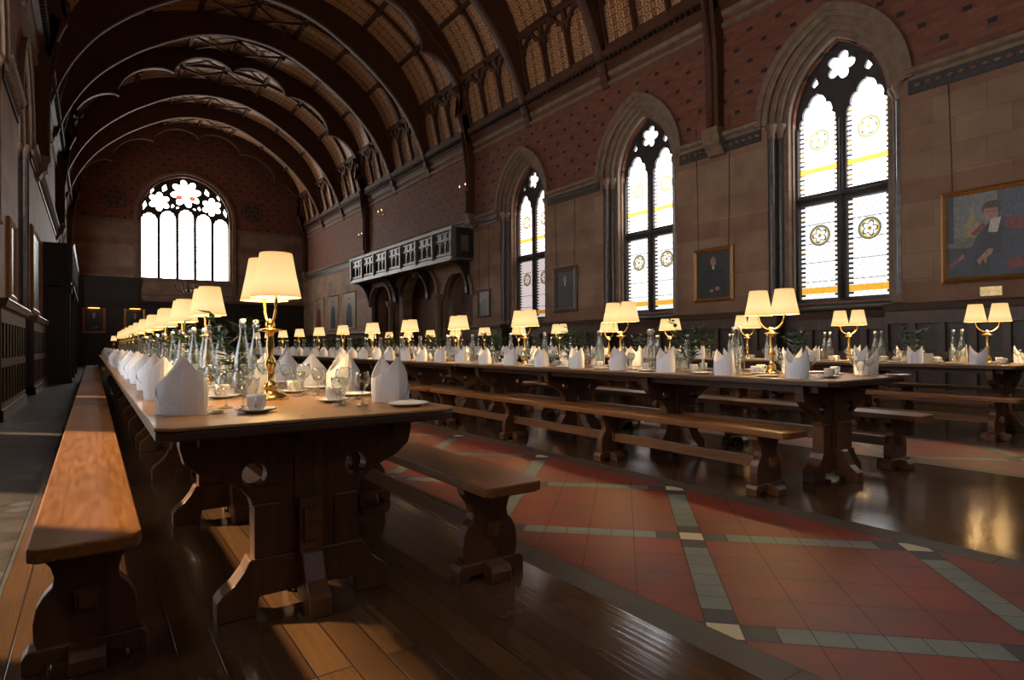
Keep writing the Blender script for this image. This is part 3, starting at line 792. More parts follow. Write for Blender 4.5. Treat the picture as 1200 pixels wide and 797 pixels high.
# arched trusses
def curve_norm(c):
    out = []
    for i in range(len(c)):
        a, b = Vector(c[max(i - 1, 0)]), Vector(c[min(i + 1, len(c) - 1)]); d = (b - a).normalized(); out.append(Vector((-d.y, d.x)))
    return out
racc = [0]
for i in range(1, len(rib_c)): racc.append(racc[-1] + math.dist(rib_c[i], rib_c[i - 1]))
for y in ALL:
    if y < 0.5: continue
    main = y in MAIN
    mb = MB()
    if main:
        fine = both(spline(RIB, 120)); nr = curve_norm(fine); acc = [0]
        for i in range(1, len(fine)): acc.append(acc[-1] + math.dist(fine[i], fine[i - 1]))
        inner = []
        for p, n_, s_ in zip(fine, nr, acc):
            t = (s_ - 1.1) / (acc[-1] - 2.2)
            k_ = abs(math.sin(PI * 6 * t)) ** 0.55 if 0 < t < 1 else 0
            off = -.12 + .50 * k_
            q = Vector(p) + n_ * off; inner.append((q.x, q.y))
        outer = both(spline(CEI, 120))
        rib_strip(mb, inner, outer, y - .15, y + .15)
        # raised roll along the soffit plane
        rib_strip(mb, [tuple(Vector(p) + n_ * .52) for p, n_ in zip(fine, nr)], [tuple(Vector(p) + n_ * .60) for p, n_ in zip(fine, nr)], y - .19, y + .19)
        for s_ in (-1, 1):
            xw = XR if s_ > 0 else XL
            pr = [(0, 5.55), (.20, 5.55), (.22, 6.6), (.26, 7.4), (.36, 8.2), (.50, 8.9), (0, 9.2)]
            mb.prism(pr, lambda a, b, e: (xw - s_ * a, e, b), y - .15, y + .15)
            mb.tube([(xw - s_ * .23, y, 5.6), (xw - s_ * .24, y, 7.0), (xw - s_ * .42, y, 8.4)], .05, 8)
            # foiled rosettes at the haunch
            mb.lathe([(0, -.02), (.13, 0), (.15, .02), (.13, .05), (0, .06)], 12, 0, (0, 0, 0), Matrix.Translation((XC + s_ * 5.35, y - .17, 9.75)) @ Matrix.Rotation(PI / 2, 4, 'X'))
    else:
        rib_strip(mb, rib_c, cei_c, y - .12, y + .12)
        nr = curve_norm(rib_c)
        rib_strip(mb, [tuple(Vector(p) + n_ * -.015) for p, n_ in zip(rib_c, nr)], [tuple(Vector(p) + n_ * .05) for p, n_ in zip(rib_c, nr)], y - .14, y + .14)
        for s_ in (-1, 1):
            xw = XR if s_ > 0 else XL
            mb.prism([(0, 7.62), (.06, 7.66), (.2, 8.1), (.3, 8.6), (0, 8.7)], lambda a, b, e: (xw - s_ * a, e, b), y - .12, y + .12)
    struct(mb.build('ceiling_truss', 'roof_timber'))
    if main and y > 3:
        mb = MB()
        for s_ in (-1, 1):
            xw = XR if s_ > 0 else XL
            mb.prism([(0, 5.0), (.08, 5.02), (.14, 5.14), (.24, 5.22), (.26, 5.36), (.30, 5.42), (.30, 5.55), (0, 5.55)], lambda a, b, e: (xw - s_ * a, e, b), y - .2, y + .2)
        struct(mb.build('trim_corbel', 'cream_stone'))

# ------------------------------------------------------------------ galleries
def gallery(name, label, f, ya, yb, dep, z0, z1, npan, mats):
    t = thing(name, label, 'balcony', f((ya + yb) / 2, z0, 0))
    inv = Matrix.Translation(-t.location)
    def B(nm, mb, mat, mi=None):
        mb.v = [tuple(Vector(v) - t.location) for v in mb.v]; return mb.build(nm, mat, t)
    mb = MB(); mb.prism([(ya, z0), (yb, z0), (yb, z0 + .14), (ya, z0 + .14)], f, -dep, .0)
    mb.prism([(ya - .02, z0 - .04), (yb + .02, z0 - .04), (yb + .02, z0 + .03), (ya - .02, z0 + .03)], f, -dep - .06, -dep + .2); B('balcony_floor', mb, mats[1])
    pw = (yb - ya) / npan
    for i in range(npan):
        a, b = ya + i * pw + .1, ya + (i + 1) * pw - .1
        mb = MB(); holes = []; zz0, zz1 = z0 + .18, z1 - .12
        w_ = (b - a) / 3
        for j in range(3):
            c = a + w_ * (j + .5)
            holes.append(cusped_loop(c, w_ / 2 - .035, zz0 + .08, zz0 + .34, zz0 + .52, .035, 2, 12))
            holes.append(foil_loop(c, zz1 - .15, .105, 4, PI / 4, 24))
        for j in range(1, 3): holes.append(foil_loop(a + w_ * j, zz1 - .33, .055, 3, -PI / 2, 18))
        mb.prism([(a, zz0), (b, zz0), (b, zz1), (a, zz1)], f, -dep + .02, -dep + .07, holes); B('tracery_panel', mb, mats[0])
    for i in range(npan + 1):
        y = ya + i * pw; mb = MB()
        mb.prism([(y - .1, z0 + .1), (y + .1, z0 + .1), (y + .1, z1 - .08), (y - .1, z1 - .08)], f, -dep - .02, -dep + .11)
        mb.prism([(y - .04, z0 + .1), (y + .04, z0 + .1), (y + .04, z1 - .08), (y - .04, z1 - .08)], f, -dep - .05, -dep); B('post', mb, mats[1])
    mb = MB(); mb.prism([(-dep - .06, z1 - .1), (-dep + .14, z1 - .1), (-dep + .16, z1), (-dep - .08, z1)], lambda p, q, e: f(e, q, p), ya - .12, yb + .12); B('handrail', mb, mats[1])
    for y in (ya, yb):
        mb = MB(); fe = lambda a, b, d: f(y + d, b, a)
        hl = [[(-dep + .35, z0 + .3), (-.2, z0 + .3), (-.2, z1 - .25), (-dep + .35, z1 - .25)]] if dep > .7 else []
        mb.prism([(-dep, z0 + .1), (0, z0 + .1), (0, z1), (-dep, z1)], fe, -.05, .05, hl); B('end_panel', mb, mats[2])
    nb = 4
    for i in range(nb):
        y = ya + .3 + (yb - ya - .6) * i / (nb - 1); mb = MB()
        pts = [(0, z0 - 1.15), (-.12, z0 - 1.1)] + [(-.12 - (dep - .2) * (1 - math.cos(a)), z0 - 1.1 + 1.05 * math.sin(a)) for a in (PI / 2 * j / 8 for j in range(1, 9))] + [(-dep + .05, z0), (0, z0)]
        mb.prism(pts, lambda p, q, e: f(e, q, p), y - .08, y + .08); B('bracket', mb, mats[2])
    return t
gallery('balcony', 'dark oak gallery of seven traceried panels jutting from the brick wall above an arcade', fR, 18.3, 28.1, 0.85, 3.95, 5.07, 7, ('black_oak', 'silver_oak', 'black_oak'))
gallery('balcony', 'black oak gallery box jutting from the stone wall of the tiled side aisle', fL, 21.0, 28.0, 0.62, 2.72, 3.9, 5, ('black_oak', 'black_oak', 'black_oak'))
# porch under the left gallery
mb = MB()
for y in (21.1, 24.5, 27.8):
    mb.box(XL + .42, XL + .60, y - .09, y + .09, .2, 2.5); mb.box(XL + .38, XL + .64, y - .13, y + .13, 0, .25); mb.box(XL + .38, XL + .64, y - .13, y + .13, 2.5, 2.68)
mb.box(XL, XL + .5, 21.0, 21.08, 0, 2.68)
struct(mb.build('trim_25', 'black_oak'))
# stone columns of the right arcade
mb = MB()
for y in (20.65, 25.1):
    mb.lathe([(.2, 0), (.2, .15), (.15, .22), (.13, .3), (.13, 2.55), (.15, 2.58), (.14, 2.62), (.24, 2.8), (.25, 2.92)], 16, 0, (XR - .12, y, 0))
for c, h, zs, za in ((19.35, 1.0, 2.75, 3.6), (22.9, 1.95, 2.85, 3.75), (26.55, 1.15, 2.85, 3.65)):
    ring_moulding(mb, fR, c, h + .16, h, zs, za + .14, za, None, -.1, .1)
struct(mb.build('trim_26', 'cream_stone'))

# ------------------------------------------------------------------ tables and benches
ZT, ZB, TW = 0.767, 0.445, 1.10
ROWX = (0.71, 4.61, 8.55)
SEG = [(2.2, 7.25), (7.27, 12.35), (12.37, 17.45), (17.47, 22.55)]
def trestle(parent, y, toe):
    """flat oak trestle across the table with pierced wings and ogee foot"""
    h = [(.205, .18), (.205, .40), (.215, .44), (.25, .485), (.31, .52), (.39, .555), (.44, .60), (.455, .66), (.455, .715)]
    loop = [(-x, z) for x, z in h][::-1] + h
    loop = [(x, z) for x, z in h] + [(-x, z) for x, z in reversed(h)]
    ci = lambda c: [(c + .045 * math.cos(2 * PI * i / 18), .535 + .045 * math.sin(2 * PI * i / 18)) for i in range(18)]
    fx = lambda a, b, d: (a, y + d, b)
    mb = MB(); mb.prism(loop, fx, -.035, .035, [ci(.20), ci(-.20)])
    # applied pilaster strips on the panel face
    for x0, x1, zz in ((-.204, -.105, .42), (.105, .204, .42), (-.055, .055, .71)): mb.box(x0, x1, y - .044, y + .044, .20, zz)
    t = bevel(mb.build('trestle', 'oak_dark', parent), .005)
    fo = [(.335, 0), (.335, .075), (.315, .10), (.275, .13), (.24, .175), (.22, .215), (.205, .215)]
    ft = [(x, z) for x, z in fo] + [(-x, z) for x, z in reversed(fo)] + [(-.20, 0), (-.19, .075), (.19, .075), (.20, 0)]
    ft = [(.20, 0)] + fo + [(-x, z) for x, z in reversed(fo)] + [(-.20, 0), (-.185, .07), (.185, .07)]
    mb = MB(); mb.prism(ft, fx, -.05, .05); bevel(mb.build('foot', 'oak_dark', t), .006)
    pr = [(.03, .03), (.03, .24), (.07, .24), (.10, .215), (.145, .12), (.18, .09), (.205, .075), (.205, 0), (.12, 0), (.11, .03)]
    mb = MB()
    for s_ in ((-1, 1) if not toe else (-1, 1)): mb.prism(pr, lambda a, b, d: (d, y + s_ * a, b), -.042, .042)
    bevel(mb.build('toe', 'oak_dark', t), .006)
    # tusk tenon of the long rail
    mb = MB(); mb.box(-.03, .03, y - .10, y + .10, .27, .39); mb.box(-.045, .045, y - .085, y - .055, .22, .43); mb.build('tusk_tenon', 'oak_rail', t)
    return t
def make_table(length):
    def mk():
        t = thing('dining_table', '', 'table')
        r = .05; h = TW / 2
        lp = [(-h, r), (-h + r, 0), (h - r * 1.5, 0), (h - r * .4, r * .5), (h, r * 2), (h, length - .02), (h - .02, length), (-h + .02, length), (-h, length - .02)]
        mb = MB(); mb.prism(lp, lambda a, b, d: (a, b, d), ZT - .013, ZT); bevel(mb.build('tabletop', 'oak_top', t), .004, 2)
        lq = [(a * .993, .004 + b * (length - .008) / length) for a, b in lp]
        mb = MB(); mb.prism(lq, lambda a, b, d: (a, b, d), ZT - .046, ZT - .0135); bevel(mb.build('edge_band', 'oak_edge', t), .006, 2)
        mb = MB(); mb.box(-.40, -.34, .2, length - .2, ZT - .10, ZT - .046); mb.box(.34, .40, .2, length - .2, ZT - .10, ZT - .046); mb.box(-.05, .05, .2, length - .2, ZT - .11, ZT - .046)
        mb.build('bearer', 'oak_dark', t)
        ys = [.31, .31 + (length - .62) / 3, .31 + (length - .62) * 2 / 3, length - .31]
        for i, y in enumerate(ys): trestle(t, y, True)
        mb = MB(); mb.box(-.025, .025, .31, length - .31, .285, .375); mb.build('stretcher', 'oak_rail', t)
        return t
    return Proto(mk)
TAB = make_table(5.05)
rown = ('side-aisle row', 'middle row', 'window-wall row')
row_short = ('side-aisle row', 'middle row', 'window-wall row')
posn = ('nearest the camera', 'second from the near end', 'third from the near end', 'farthest from the camera')
for r, x in enumerate(ROWX):
    for s_, (a, b) in enumerate(SEG):
        TAB.place('long oak table laid for dinner, %s in the %s' % (posn[s_], rown[r]), (x, a - (.1 if r == 1 and s_ == 0 else 0), 0), 0, 'long oak dining tables')
def make_bench(length):
    def mk():
        t = thing('bench', '', 'bench')
        mb = MB(); h = .145
        lp = [(-h, .025), (-h + .025, 0), (h - .05, 0), (h - .015, .015), (h, .06), (h, length - .02), (h - .02, length), (-h + .02, length), (-h, length - .02)]
        mb.prism(lp, lambda a, b, d: (a, b, d), ZB - .045, ZB); bevel(mb.build('seat', 'oak_seat', t), .007, 3)
        hp = [(.128, .06), (.140, .10), (.142, .15), (.134, .20), (.115, .235), (.092, .26), (.088, .29), (.098, .325), (.12, .355), (.135, .375), (.135, .40)]
        lp = hp + [(-x, z) for x, z in reversed(hp)]
        for y in (.24, .24 + (length - .48) / 3, .24 + (length - .48) * 2 / 3, length - .24):
            mb = MB(); mb.prism(lp, lambda a, b, d: (a, y + d, b), -.03, .03); lg = bevel(mb.build('leg', 'oak_dark', t), .005)
            mb = MB(); mb.prism([(.17, 0), (.17, .05), (.155, .075), (-.155, .075), (-.17, .05), (-.17, 0), (-.12, 0), (-.11, .02), (.11, .02), (.12, 0)], lambda a, b, d: (a, y + d, b), -.042, .042)
            for s_ in (-1, 1): mb.prism([(.04, 0), (.125, 0), (.125, .045), (.105, .07), (.04, .075)], lambda a, b, d: (d, y + s_ * a, b), -.05, .05)
            bevel(mb.build('foot', 'oak_dark', lg), .006)
            mb = MB(); mb.box(-.022, .022, y - .075, y + .075, .19, .235); mb.prism([(-.03, .185), (.03, .185), (.035, .25), (-.035, .25)], lambda a, b, d: (a, y + d, b), -.065, -.045); mb.build('tusk_tenon', 'oak_rail', lg)
        mb = MB(); mb.box(-.02, .02, .24, length - .24, .165, .24); bevel(mb.build('stretcher', 'oak_rail', t), .004)
        return t
    return Proto(mk)
BEN = make_bench(5.0)
BX = [(-0.015, 'aisle side', 2.22), (1.455, 'inner side', 2.07), (3.79, 'near side', 2.2), (5.42, 'far side', 2.08), (7.73, 'near side', 2.1), (9.37, 'far side', 2.1)]
bpos = ('nearest the camera', 'second from the near end', 'third from the near end', 'farthest from the camera')
for i, (x, sd, ys) in enumerate(BX):
    for s_ in range(4):
        y = ys if s_ == 0 else SEG[s_][0] + .03
        BEN.place('long oak bench on the %s of the %s, %s' % (sd, row_short[i // 2], bpos[s_]), (x, y + (.1 if s_ and i == 0 else 0) * 0, 0), 0, 'long oak benches')

# ------------------------------------------------------------------ table lamps
def make_lamp():
    t = thing('table_lamp', '', 'lamp')
    mb = MB(); mb.lathe([(0, 0), (.085, 0), (.085, .012), (.06, .025), (.035, .035), (.03, .05), (.038, .06), (.03, .075), (.016, .09), (.018, .14), (.03, .17), (.026, .19), (.014, .21), (.02, .26), (.016, .30), (.02, .325), (.055, .333), (.055, .34), (.02, .345), (.024, .365), (.016, .385), (0, .39)], 18)
    mb.build('stem', 'brass', t)
    for s_ in (-1, 1):
        P = [(0, s_ * .118 * math.sin(a), .365 + .118 * (1 - math.cos(a))) for a in (PI / 2 * i / 10 for i in range(11))] + [(0, s_ * .118, .52), (0, s_ * .118, .56)]
        mb = MB(); mb.tube(P, .0075, 8); mb.build('arm', 'brass', t)
        mb = MB(); mb.lathe([(.113, 0), (.108, .02), (.0905, .105), (.0755, .19), (.072, .208)], 24, 0, (0, s_ * .118, .485), uv=True); mb.build('lamp_shade', 'shade', t)
    return t
LAMP = Proto(make_lamp)
lampY = [[3.09 + 1.72 * i for i in range(12)], [2.905 + 1.735 * i for i in range(12)], [2.66 + 1.57 * i for i in range(13)]]
lights = []
lampY[0][0:8] = [3.09, 5.05, 6.5, 8.15, 9.9, 11.6, 13.4, 15.2]
lampY[0] = lampY[0][:8] + [16.9, 18.6, 20.3, 22.0]
for r, x in enumerate(ROWX):
    for i, y in enumerate(lampY[r]):
        if i < 9: lab = 'brass twin-shade table lamp, %s from the near end of the %s' % (ORD[i], row_short[r])
        else: lab = 'small lit twin-shade lamp among the most distant lamps of the %s' % row_short[r]
        LAMP.place(lab, (x, y, ZT), (random.uniform(-.06, .06) if r else 0.0), 'brass table lamps')
        lights.append((x, y))
ld = bpy.data.lights.new('lamp_light', 'POINT'); ld.energy = 11.0; ld.color = (1.0, 0.66, 0.30); ld.shadow_soft_size = 0.03
for x, y in lights:
    for s_ in (-1, 1):
        if y > 12 and s_ > 0: continue
        o = bpy.data.objects.new('lamp_light', ld); COL.objects.link(o); o.location = (x, y + s_ * .118, ZT + .535)
# far high table across the dais with one lamp
TH = Proto(lambda: copy_tree(TAB.o))
hi = TH.place('distant oak high table set crosswise near the end wall', (5.6, 31.0, 0), PI / 2, 'long oak dining tables')
LAMP.place('far lit lamp standing alone on the crosswise high table', (0.75, 31.0, ZT), 0, 'brass table lamps')
LAMP.place('far lit lamp, second on the crosswise high table', (1.9, 31.0, ZT), 0, 'brass table lamps')

# ------------------------------------------------------------------ tableware
def make_napkin(var):
    """bishop's-mitre fold: tube of stiff linen rising to two points, with a crossed front flap"""
    def mk():
        mb = MB(); n = 20; a, b = .084, .084
        def H(th):
            t_ = abs(math.sin(th)) ** 1.3      # 0 at the points, 1 at the sides
            return .110 + (.112 if var == 0 else .100) * (1 - t_)
        rows = 7; base = len(mb.v)
        for k_ in range(rows + 1):
            for i in range(n):
                th = 2 * PI * i / n; h = H(th); z = h * k_ / rows
                t = z / .22
                bulge = 1 + .06 * math.sin(PI * min(1, z / .16)) - .06 * max(0, t - .5)
                # lozenge-shaped section: crease along both end points
                c, s_ = math.cos(th), math.sin(th); pw = 1.3
                x = a * math.copysign(abs(c) ** pw, c) * bulge; y = b * math.copysign(abs(s_) ** pw, s_) * bulge
                mb.v.append((x, y, z))
        for k_ in range(rows):
            for i in range(n):
                j = (i + 1) % n; mb.face((base + k_ * n + i, base + k_ * n + j, base + (k_ + 1) * n + j, base + (k_ + 1) * n + i), 0, False)
        # diagonal wrapped flap
        def fl(y, z): return z
        for s_ in ((1,) if var == 0 else (-1,)):
            P = []
            for i in range(9):
                th = s_ * (.15 + 2.5 * i / 8); h = .125 - .012 * i + .0
                c, q = math.cos(th), math.sin(th)
                P.append((a * 1.07 * math.copysign(abs(c) ** 1.3, c), b * 1.09 * math.copysign(abs(q) ** 1.3, q), .0, h + (.07 * (1 - i / 8) ** 2)))
            b0 = mb.add([(x, y, 0.002) for x, y, _, h in P]); b1 = mb.add([(x * .97, y * 1.06, h) for x, y, _, h in P])
            for i in range(8): mb.face((b0 + i, b0 + i + 1, b1 + i + 1, b1 + i), 0, False)
        o = mb.build('napkin', 'linen', fix=False); o['category'] = 'napkin'
        sol = o.modifiers.new('cloth', 'SOLIDIFY'); sol.thickness = .003
        return o
    return Proto(mk)
NAP = [make_napkin(0), make_napkin(1)]
def single(name, cat, mat, fn, fix=True):
    def mk():
        mb = MB(); fn(mb); o = mb.build(name, mat, fix=fix); o['category'] = cat; return o
    return Proto(mk)
def wine(R, H, bowl):
    def fn(mb):
        zb = H - bowl
        mb.lathe([(0, 0), (R * .85, .0), (R * .85, .003), (.008, .008), (.0045, .02), (.0045, zb - .01), (.010, zb), (R * .7, zb + bowl * .2), (R, zb + bowl * .45), (R * .97, zb + bowl * .7), (R * .82, H), (R * .79, H), (R * .93, zb + bowl * .7), (R * .95, zb + bowl * .45), (R * .6, zb + bowl * .2), (0, zb + .006)], 16)
    return fn
WINE_L = single('wine_glass', 'glass', 'glass', wine(.038, .165, .085))
WINE_S = single('wine_glass', 'glass', 'glass', wine(.033, .145, .075))
def tumbler(mb):
    mb.lathe([(0, 0), (.030, 0), (.031, .006), (.014, .014), (.012, .03), (.022, .045), (.033, .09), (.036, .125), (.034, .125), (.031, .09), (.019, .05), (0, .045)], 16)
TUM = single('goblet', 'glass', 'glass', tumbler)
def make_bottle():
    t = thing('glass_bottle', '', 'bottle')
    mb = MB(); mb.lathe([(r_, z_ * 1.3) for r_, z_ in [(0, .004), (.036, .0), (.041, .006), (.042, .02), (.042, .135), (.040, .155), (.030, .195), (.018, .235), (.0155, .25), (.0155, .275), (.019, .278), (.019, .288), (.013, .29), (.012, .26), (.015, .235), (.037, .15), (.038, .015), (0, .012)]], 18); mb.build('bottle_body', 'glass', t)
    mb = MB(); mb.lathe([(0, 0), (.011, 0), (.011, .008), (.016, .010), (.017, .02), (.012, .028), (0, .03)], 12, 0, (0, 0, .374)); st = mb.build('stopper', 'china', t)
    mb = MB()
    P = [(.022 * math.sin(a) * (1 if abs(math.cos(a)) < 2 else 1), 0, .374 + .028 * math.cos(a)) for a in (2 * PI * i / 20 for i in range(20))]
    mb.tube(P, .0018, 6, closed=True); mb.tube([(-.024, .0, .36), (-.03, .012, .38), (-.026, .0, .40)], .0015, 6); mb.build('wire_bail', 'steel', t)
    return t
BOT = Proto(make_bottle)
def make_cup():
    t = thing('coffee_cup', '', 'cup')
    mb = MB(); mb.lathe([(0, .004), (.024, 0), (.026, .004), (.034, .02), (.0365, .05), (.037, .062), (.0345, .062), (.034, .05), (.031, .02), (0, .010)], 18); mb.build('cup_body', 'china', t)
    mb = MB(); mb.tube([(.035, 0, .052), (.052, 0, .054), (.06, 0, .042), (.054, 0, .026), (.033, 0, .018)], .0042, 8); mb.build('handle', 'china', t)
    return t
CUP = Proto(make_cup)
SAU = single('saucer', 'saucer', 'china', lambda mb: mb.lathe([(0, .004), (.04, 0), (.045, .004), (.07, .012), (.078, .016), (.077, .018), (.066, .015), (.03, .007), (0, .007)], 24))
PLA = single('side_plate', 'plate', 'china', lambda mb: mb.lathe([(0, .004), (.055, 0), (.06, .004), (.085, .011), (.09, .014), (.089, .016), (.08, .013), (.055, .007), (0, .007)], 28))
def knife(mb):
    lp = [(-.009, -.11), (.009, -.11), (.008, -.02), (.0105, -.01), (.0105, .06), (.004, .105), (-.006, .11), (-.0065, -.02)]
    mb.prism(lp, lambda a, b, d: (a, b, d), .0, .0035)
KNI = single('knife', 'cutlery', 'steel', knife)
def fork(mb):
    lp = [(-.008, -.10), (.008, -.10), (.004, -.04), (.0035, .03), (.012, .045), (.012, .10), (.009, .10), (.0085, .06), (.005, .06), (.005, .10), (.002, .10), (.0015, .06), (-.0015, .06), (-.002, .10), (-.005, .10), (-.005, .06), (-.0085, .06), (-.009, .10), (-.012, .10), (-.012, .045), (-.0035, .03), (-.004, -.04)]
    mb.prism(lp, lambda a, b, d: (a, b, d + .012 * max(0, (b - .02) / .08) ** 1 * (1 if b < .07 else .7)), .0, .0028)
FOR = single('fork', 'cutlery', 'steel', fork)
def spoon(mb):
    mb.prism([(-.007, -.10), (.007, -.10), (.004, -.02), (.0035, .035), (-.0035, .035), (-.004, -.02)], lambda a, b, d: (a, b, d + .004), .0, .003)
    mb.lathe([(0, -.006), (.010, -.004), (.017, .002), (.019, .007), (.0175, .007), (.010, -.001), (0, -.003)], 14, 0, (0, .062, .008), sy=1.5)
SPO = single('dessert_spoon', 'cutlery', 'steel', spoon)
def teaspoon(mb):
    mb.prism([(-.005, -.065), (.005, -.065), (.003, .0), (.003, .03), (-.003, .03), (-.003, .0)], lambda a, b, d: (a, b, d + .006), .0, .0028)
    mb.lathe([(0, -.004), (.009, -.002), (.014, .004), (.013, .004), (.007, 0), (0, -.001)], 12, 0, (0, .048, .008), sy=1.5)
TSP = single('teaspoon', 'cutlery', 'steel', teaspoon)
def card(mb):
    for s_ in (-1, 1): mb.box(-.075, .075, -.0012, .0012, 0, .115, 0, Matrix.Translation((0, s_ * .026, 0)) @ Matrix.Rotation(s_ * .22, 4, 'X'))
CARD = single('menu_card', 'card', 'card', card)
def make_vase():
    t = thing('leaf_posy', '', 'plant')
    mb = MB(); mb.lathe([(0, .004), (.03, 0), (.034, .02), (.032, .07), (.022, .10), (.026, .12), (.023, .12), (.019, .10), (.028, .07), (0, .01)], 14); mb.build('vase', 'glass', t)
    rnd = random.Random(4); mb = MB(); ml = MB()
    for i in range(7):
        a = 2 * PI * i / 7 + rnd.uniform(-.3, .3); le = rnd.uniform(.10, .20); h = rnd.uniform(.33, .50)
        P = [Vector((0, 0, .02)), Vector((.02 * math.cos(a), .02 * math.sin(a), .12)), Vector((le * .5 * math.cos(a), le * .5 * math.sin(a), .12 + h * .45)), Vector((le * .75 * math.cos(a), le * .75 * math.sin(a), h))]
        mb.tube(P, .0022, 5)
        for j in range(12):
            t_ = .25 + .75 * j / 11; k_ = min(2, int(t_ * 3)); f_ = t_ * 3 - k_; q = P[k_].lerp(P[k_ + 1], f_)
            b_ = a + (1 if j % 2 else -1) * rnd.uniform(.6, 1.3); d = Vector((math.cos(b_), math.sin(b_), rnd.uniform(-.1, .6))).normalized(); sd = d.cross(Vector((rnd.uniform(-.3, .3), rnd.uniform(-.3, .3), 1))).normalized(); L_ = rnd.uniform(.085, .13)
            upv = d.cross(sd).normalized()
            ml.poly([q, q + d * L_ * .35 + sd * .021 - upv * .002, q + d * L_, q + d * L_ * .35 - sd * .021 - upv * .002])
    mb.build('stems', 'leaf', t)
    o = ml.build('foliage', 'leaf', t, fix=False); o.modifiers.new('leaf', 'SOLIDIFY').thickness = .0008
    return t
VAS = Proto(make_vase)
def make_sugar():
    t = thing('sugar_bowl', '', 'bowl')
    mb = MB(); mb.lathe([(0, .004), (.03, 0), (.034, .006), (.052, .03), (.058, .05), (.056, .05), (.048, .03), (.02, .012), (0, .012)], 18); mb.build('bowl_body', 'china', t)
    rnd = random.Random(2); mb = MB()
    for i in range(16):
        T_ = Matrix.Translation((rnd.uniform(-.03, .03), rnd.uniform(-.03, .03), rnd.uniform(.03, .07))) @ Matrix.Rotation(rnd.uniform(0, 3), 4, 'Z') @ Matrix.Rotation(rnd.uniform(0, 1), 4, 'X'); mb.box(-.009, .009, -.009, .009, -.009, .009, 0, T_)
    o = mb.build('sugar_lumps', 'sugar', t); o['kind'] = 'stuff'
    return t
SUG = Proto(make_sugar)

seats = {}
def ys(a, step, n): return [a + step * i for i in range(n)]
sideY = [[ys(2.675, .755, 25), ys(2.63, .63, 31)], [ys(2.45, .61, 32), ys(2.36, .62, 31)], [ys(2.62, .63, 30), ys(2.45, .64, 29)]]
side_nm = [('aisle side', 'inner side'), ('near side', 'far side'), ('near side', 'far side')]
FULL = [(6.4, 5.7), (7.2, 5.4), (6.6, 4.7)]
MID = [(10, 9), (12, 8), (10, 6)]
for r, x in enumerate(ROWX):
    for sd in (0, 1):
        s_ = 1 if sd == 0 else -1           # diner on side 0 faces +x
        xe = x - s_ * TW / 2
        for i, y in enumerate(sideY[r][sd]):
            if y > 22.3: continue
            where = '%s place, %s, %s' % (ORD[i], side_nm[r][sd], row_short[r])
            def at(dx, dy, dz=0.0): return (xe + s_ * dx, y + s_ * dy, ZT + dz)
            jit = random.uniform(-.02, .02)
            full = y < FULL[r][sd]; mid = y < MID[r][sd]
            rot = (PI / 2 + random.uniform(-.25, .25)) if not (r == 0 and sd == 0) else PI / 2 + random.uniform(-.12, .12) 
            if i < 12: lab = 'white mitre-folded napkin at the %s' % where
            else: lab = 'tiny distant folded napkin in the far stretch of the %s, %s' % (row_short[r], side_nm[r][sd])
            NAP[(i + sd) % 2].place(lab, at((.14 if sd == 0 else .12) + jit * .6, 0), rot, 'folded napkins on the tables')
            if full:
                c = 'at the ' + where
                KNI.place('steel table knife ' + c, at(.16, -.125, .001), s_ * -PI / 2 + random.uniform(-.08, .08), 'table knives')
                SPO.place('steel dessert spoon ' + c, at(.16, -.165, .001), s_ * -PI / 2 + random.uniform(-.08, .08), 'dessert spoons')
                FOR.place('steel table fork ' + c, at(.15, .115, .001), s_ * -PI / 2 + random.uniform(-.1, .1), 'table forks')
                PLA.place('white china side plate ' + c, at(.15, .235), 0, 'side plates')
                dx = .365 + random.uniform(-.015, .015); dy = -.14 + random.uniform(-.02, .02)
                SAU.place('white saucer ' + c, at(dx, dy), 0, 'saucers')
                CUP.place('white coffee cup standing on the saucer ' + c, at(dx, dy, .0072), random.uniform(-2.6, -1.2), 'coffee cups')
                TSP.place('small teaspoon lying on the saucer ' + c, at(dx - .053, dy, .012), random.uniform(-.4, .4), 'teaspoons')
            if mid:
                c = 'at the ' + where
                WINE_L.place('large stemmed wine glass ' + c, at(.35, .015), 0, 'stemmed wine glasses')
                WINE_S.place('small stemmed wine glass ' + c, at(.30, .10), 0, 'stemmed wine glasses')
                TUM.place('short-stemmed water goblet ' + c, at(.395, .085), 0, 'water goblets')
for r, x in enumerate(ROWX):
    L = lampY[r]
    for i, y in enumerate(L[:-1]):
        gap = L[i + 1] - y
        c = 'after the %s lamp of the %s' % (ORD[i], row_short[r])
        for j, (fy) in enumerate((.19, .76)):
            for q in (0, 1):
                yy = y + gap * fy + (q - .5) * .12
                if i < 7: lab = 'clear swing-top bottle, %s of the %s pair %s' % (('nearer', 'farther')[q], ('first', 'second')[j], c)
                else: lab = 'tiny distant swing-top bottle in the far stretch of the %s' % row_short[r]
                BOT.place(lab, (x + (q - .5) * .09 - (.02 if r == 0 else 0), yy, ZT), random.uniform(0, 3), 'swing-top water bottles')
        if i < 8: VAS.place('glass vase of dark green leaves standing midway ' + c, (x + .02, y + gap * .5, ZT), i * 1.3, 'leafy posies in vases')
        if i < 5:
            CARD.place('folded cream menu card standing ' + c, ((x - .02, y + gap * .385, ZT) if (r, i) != (0, 0) else (x - .012, y + .165, ZT)), random.uniform(-.2, .2) + (.2 if r == 0 else .9), 'menu cards')
            SUG.place('white bowl of sugar lumps ' + c, (x, y + gap * .62, ZT), 0, 'sugar bowls')
# bottles and a card close to the nearest lamp
for q, (dx, dy) in enumerate(((-.05, .34), (.07, .40))): pass

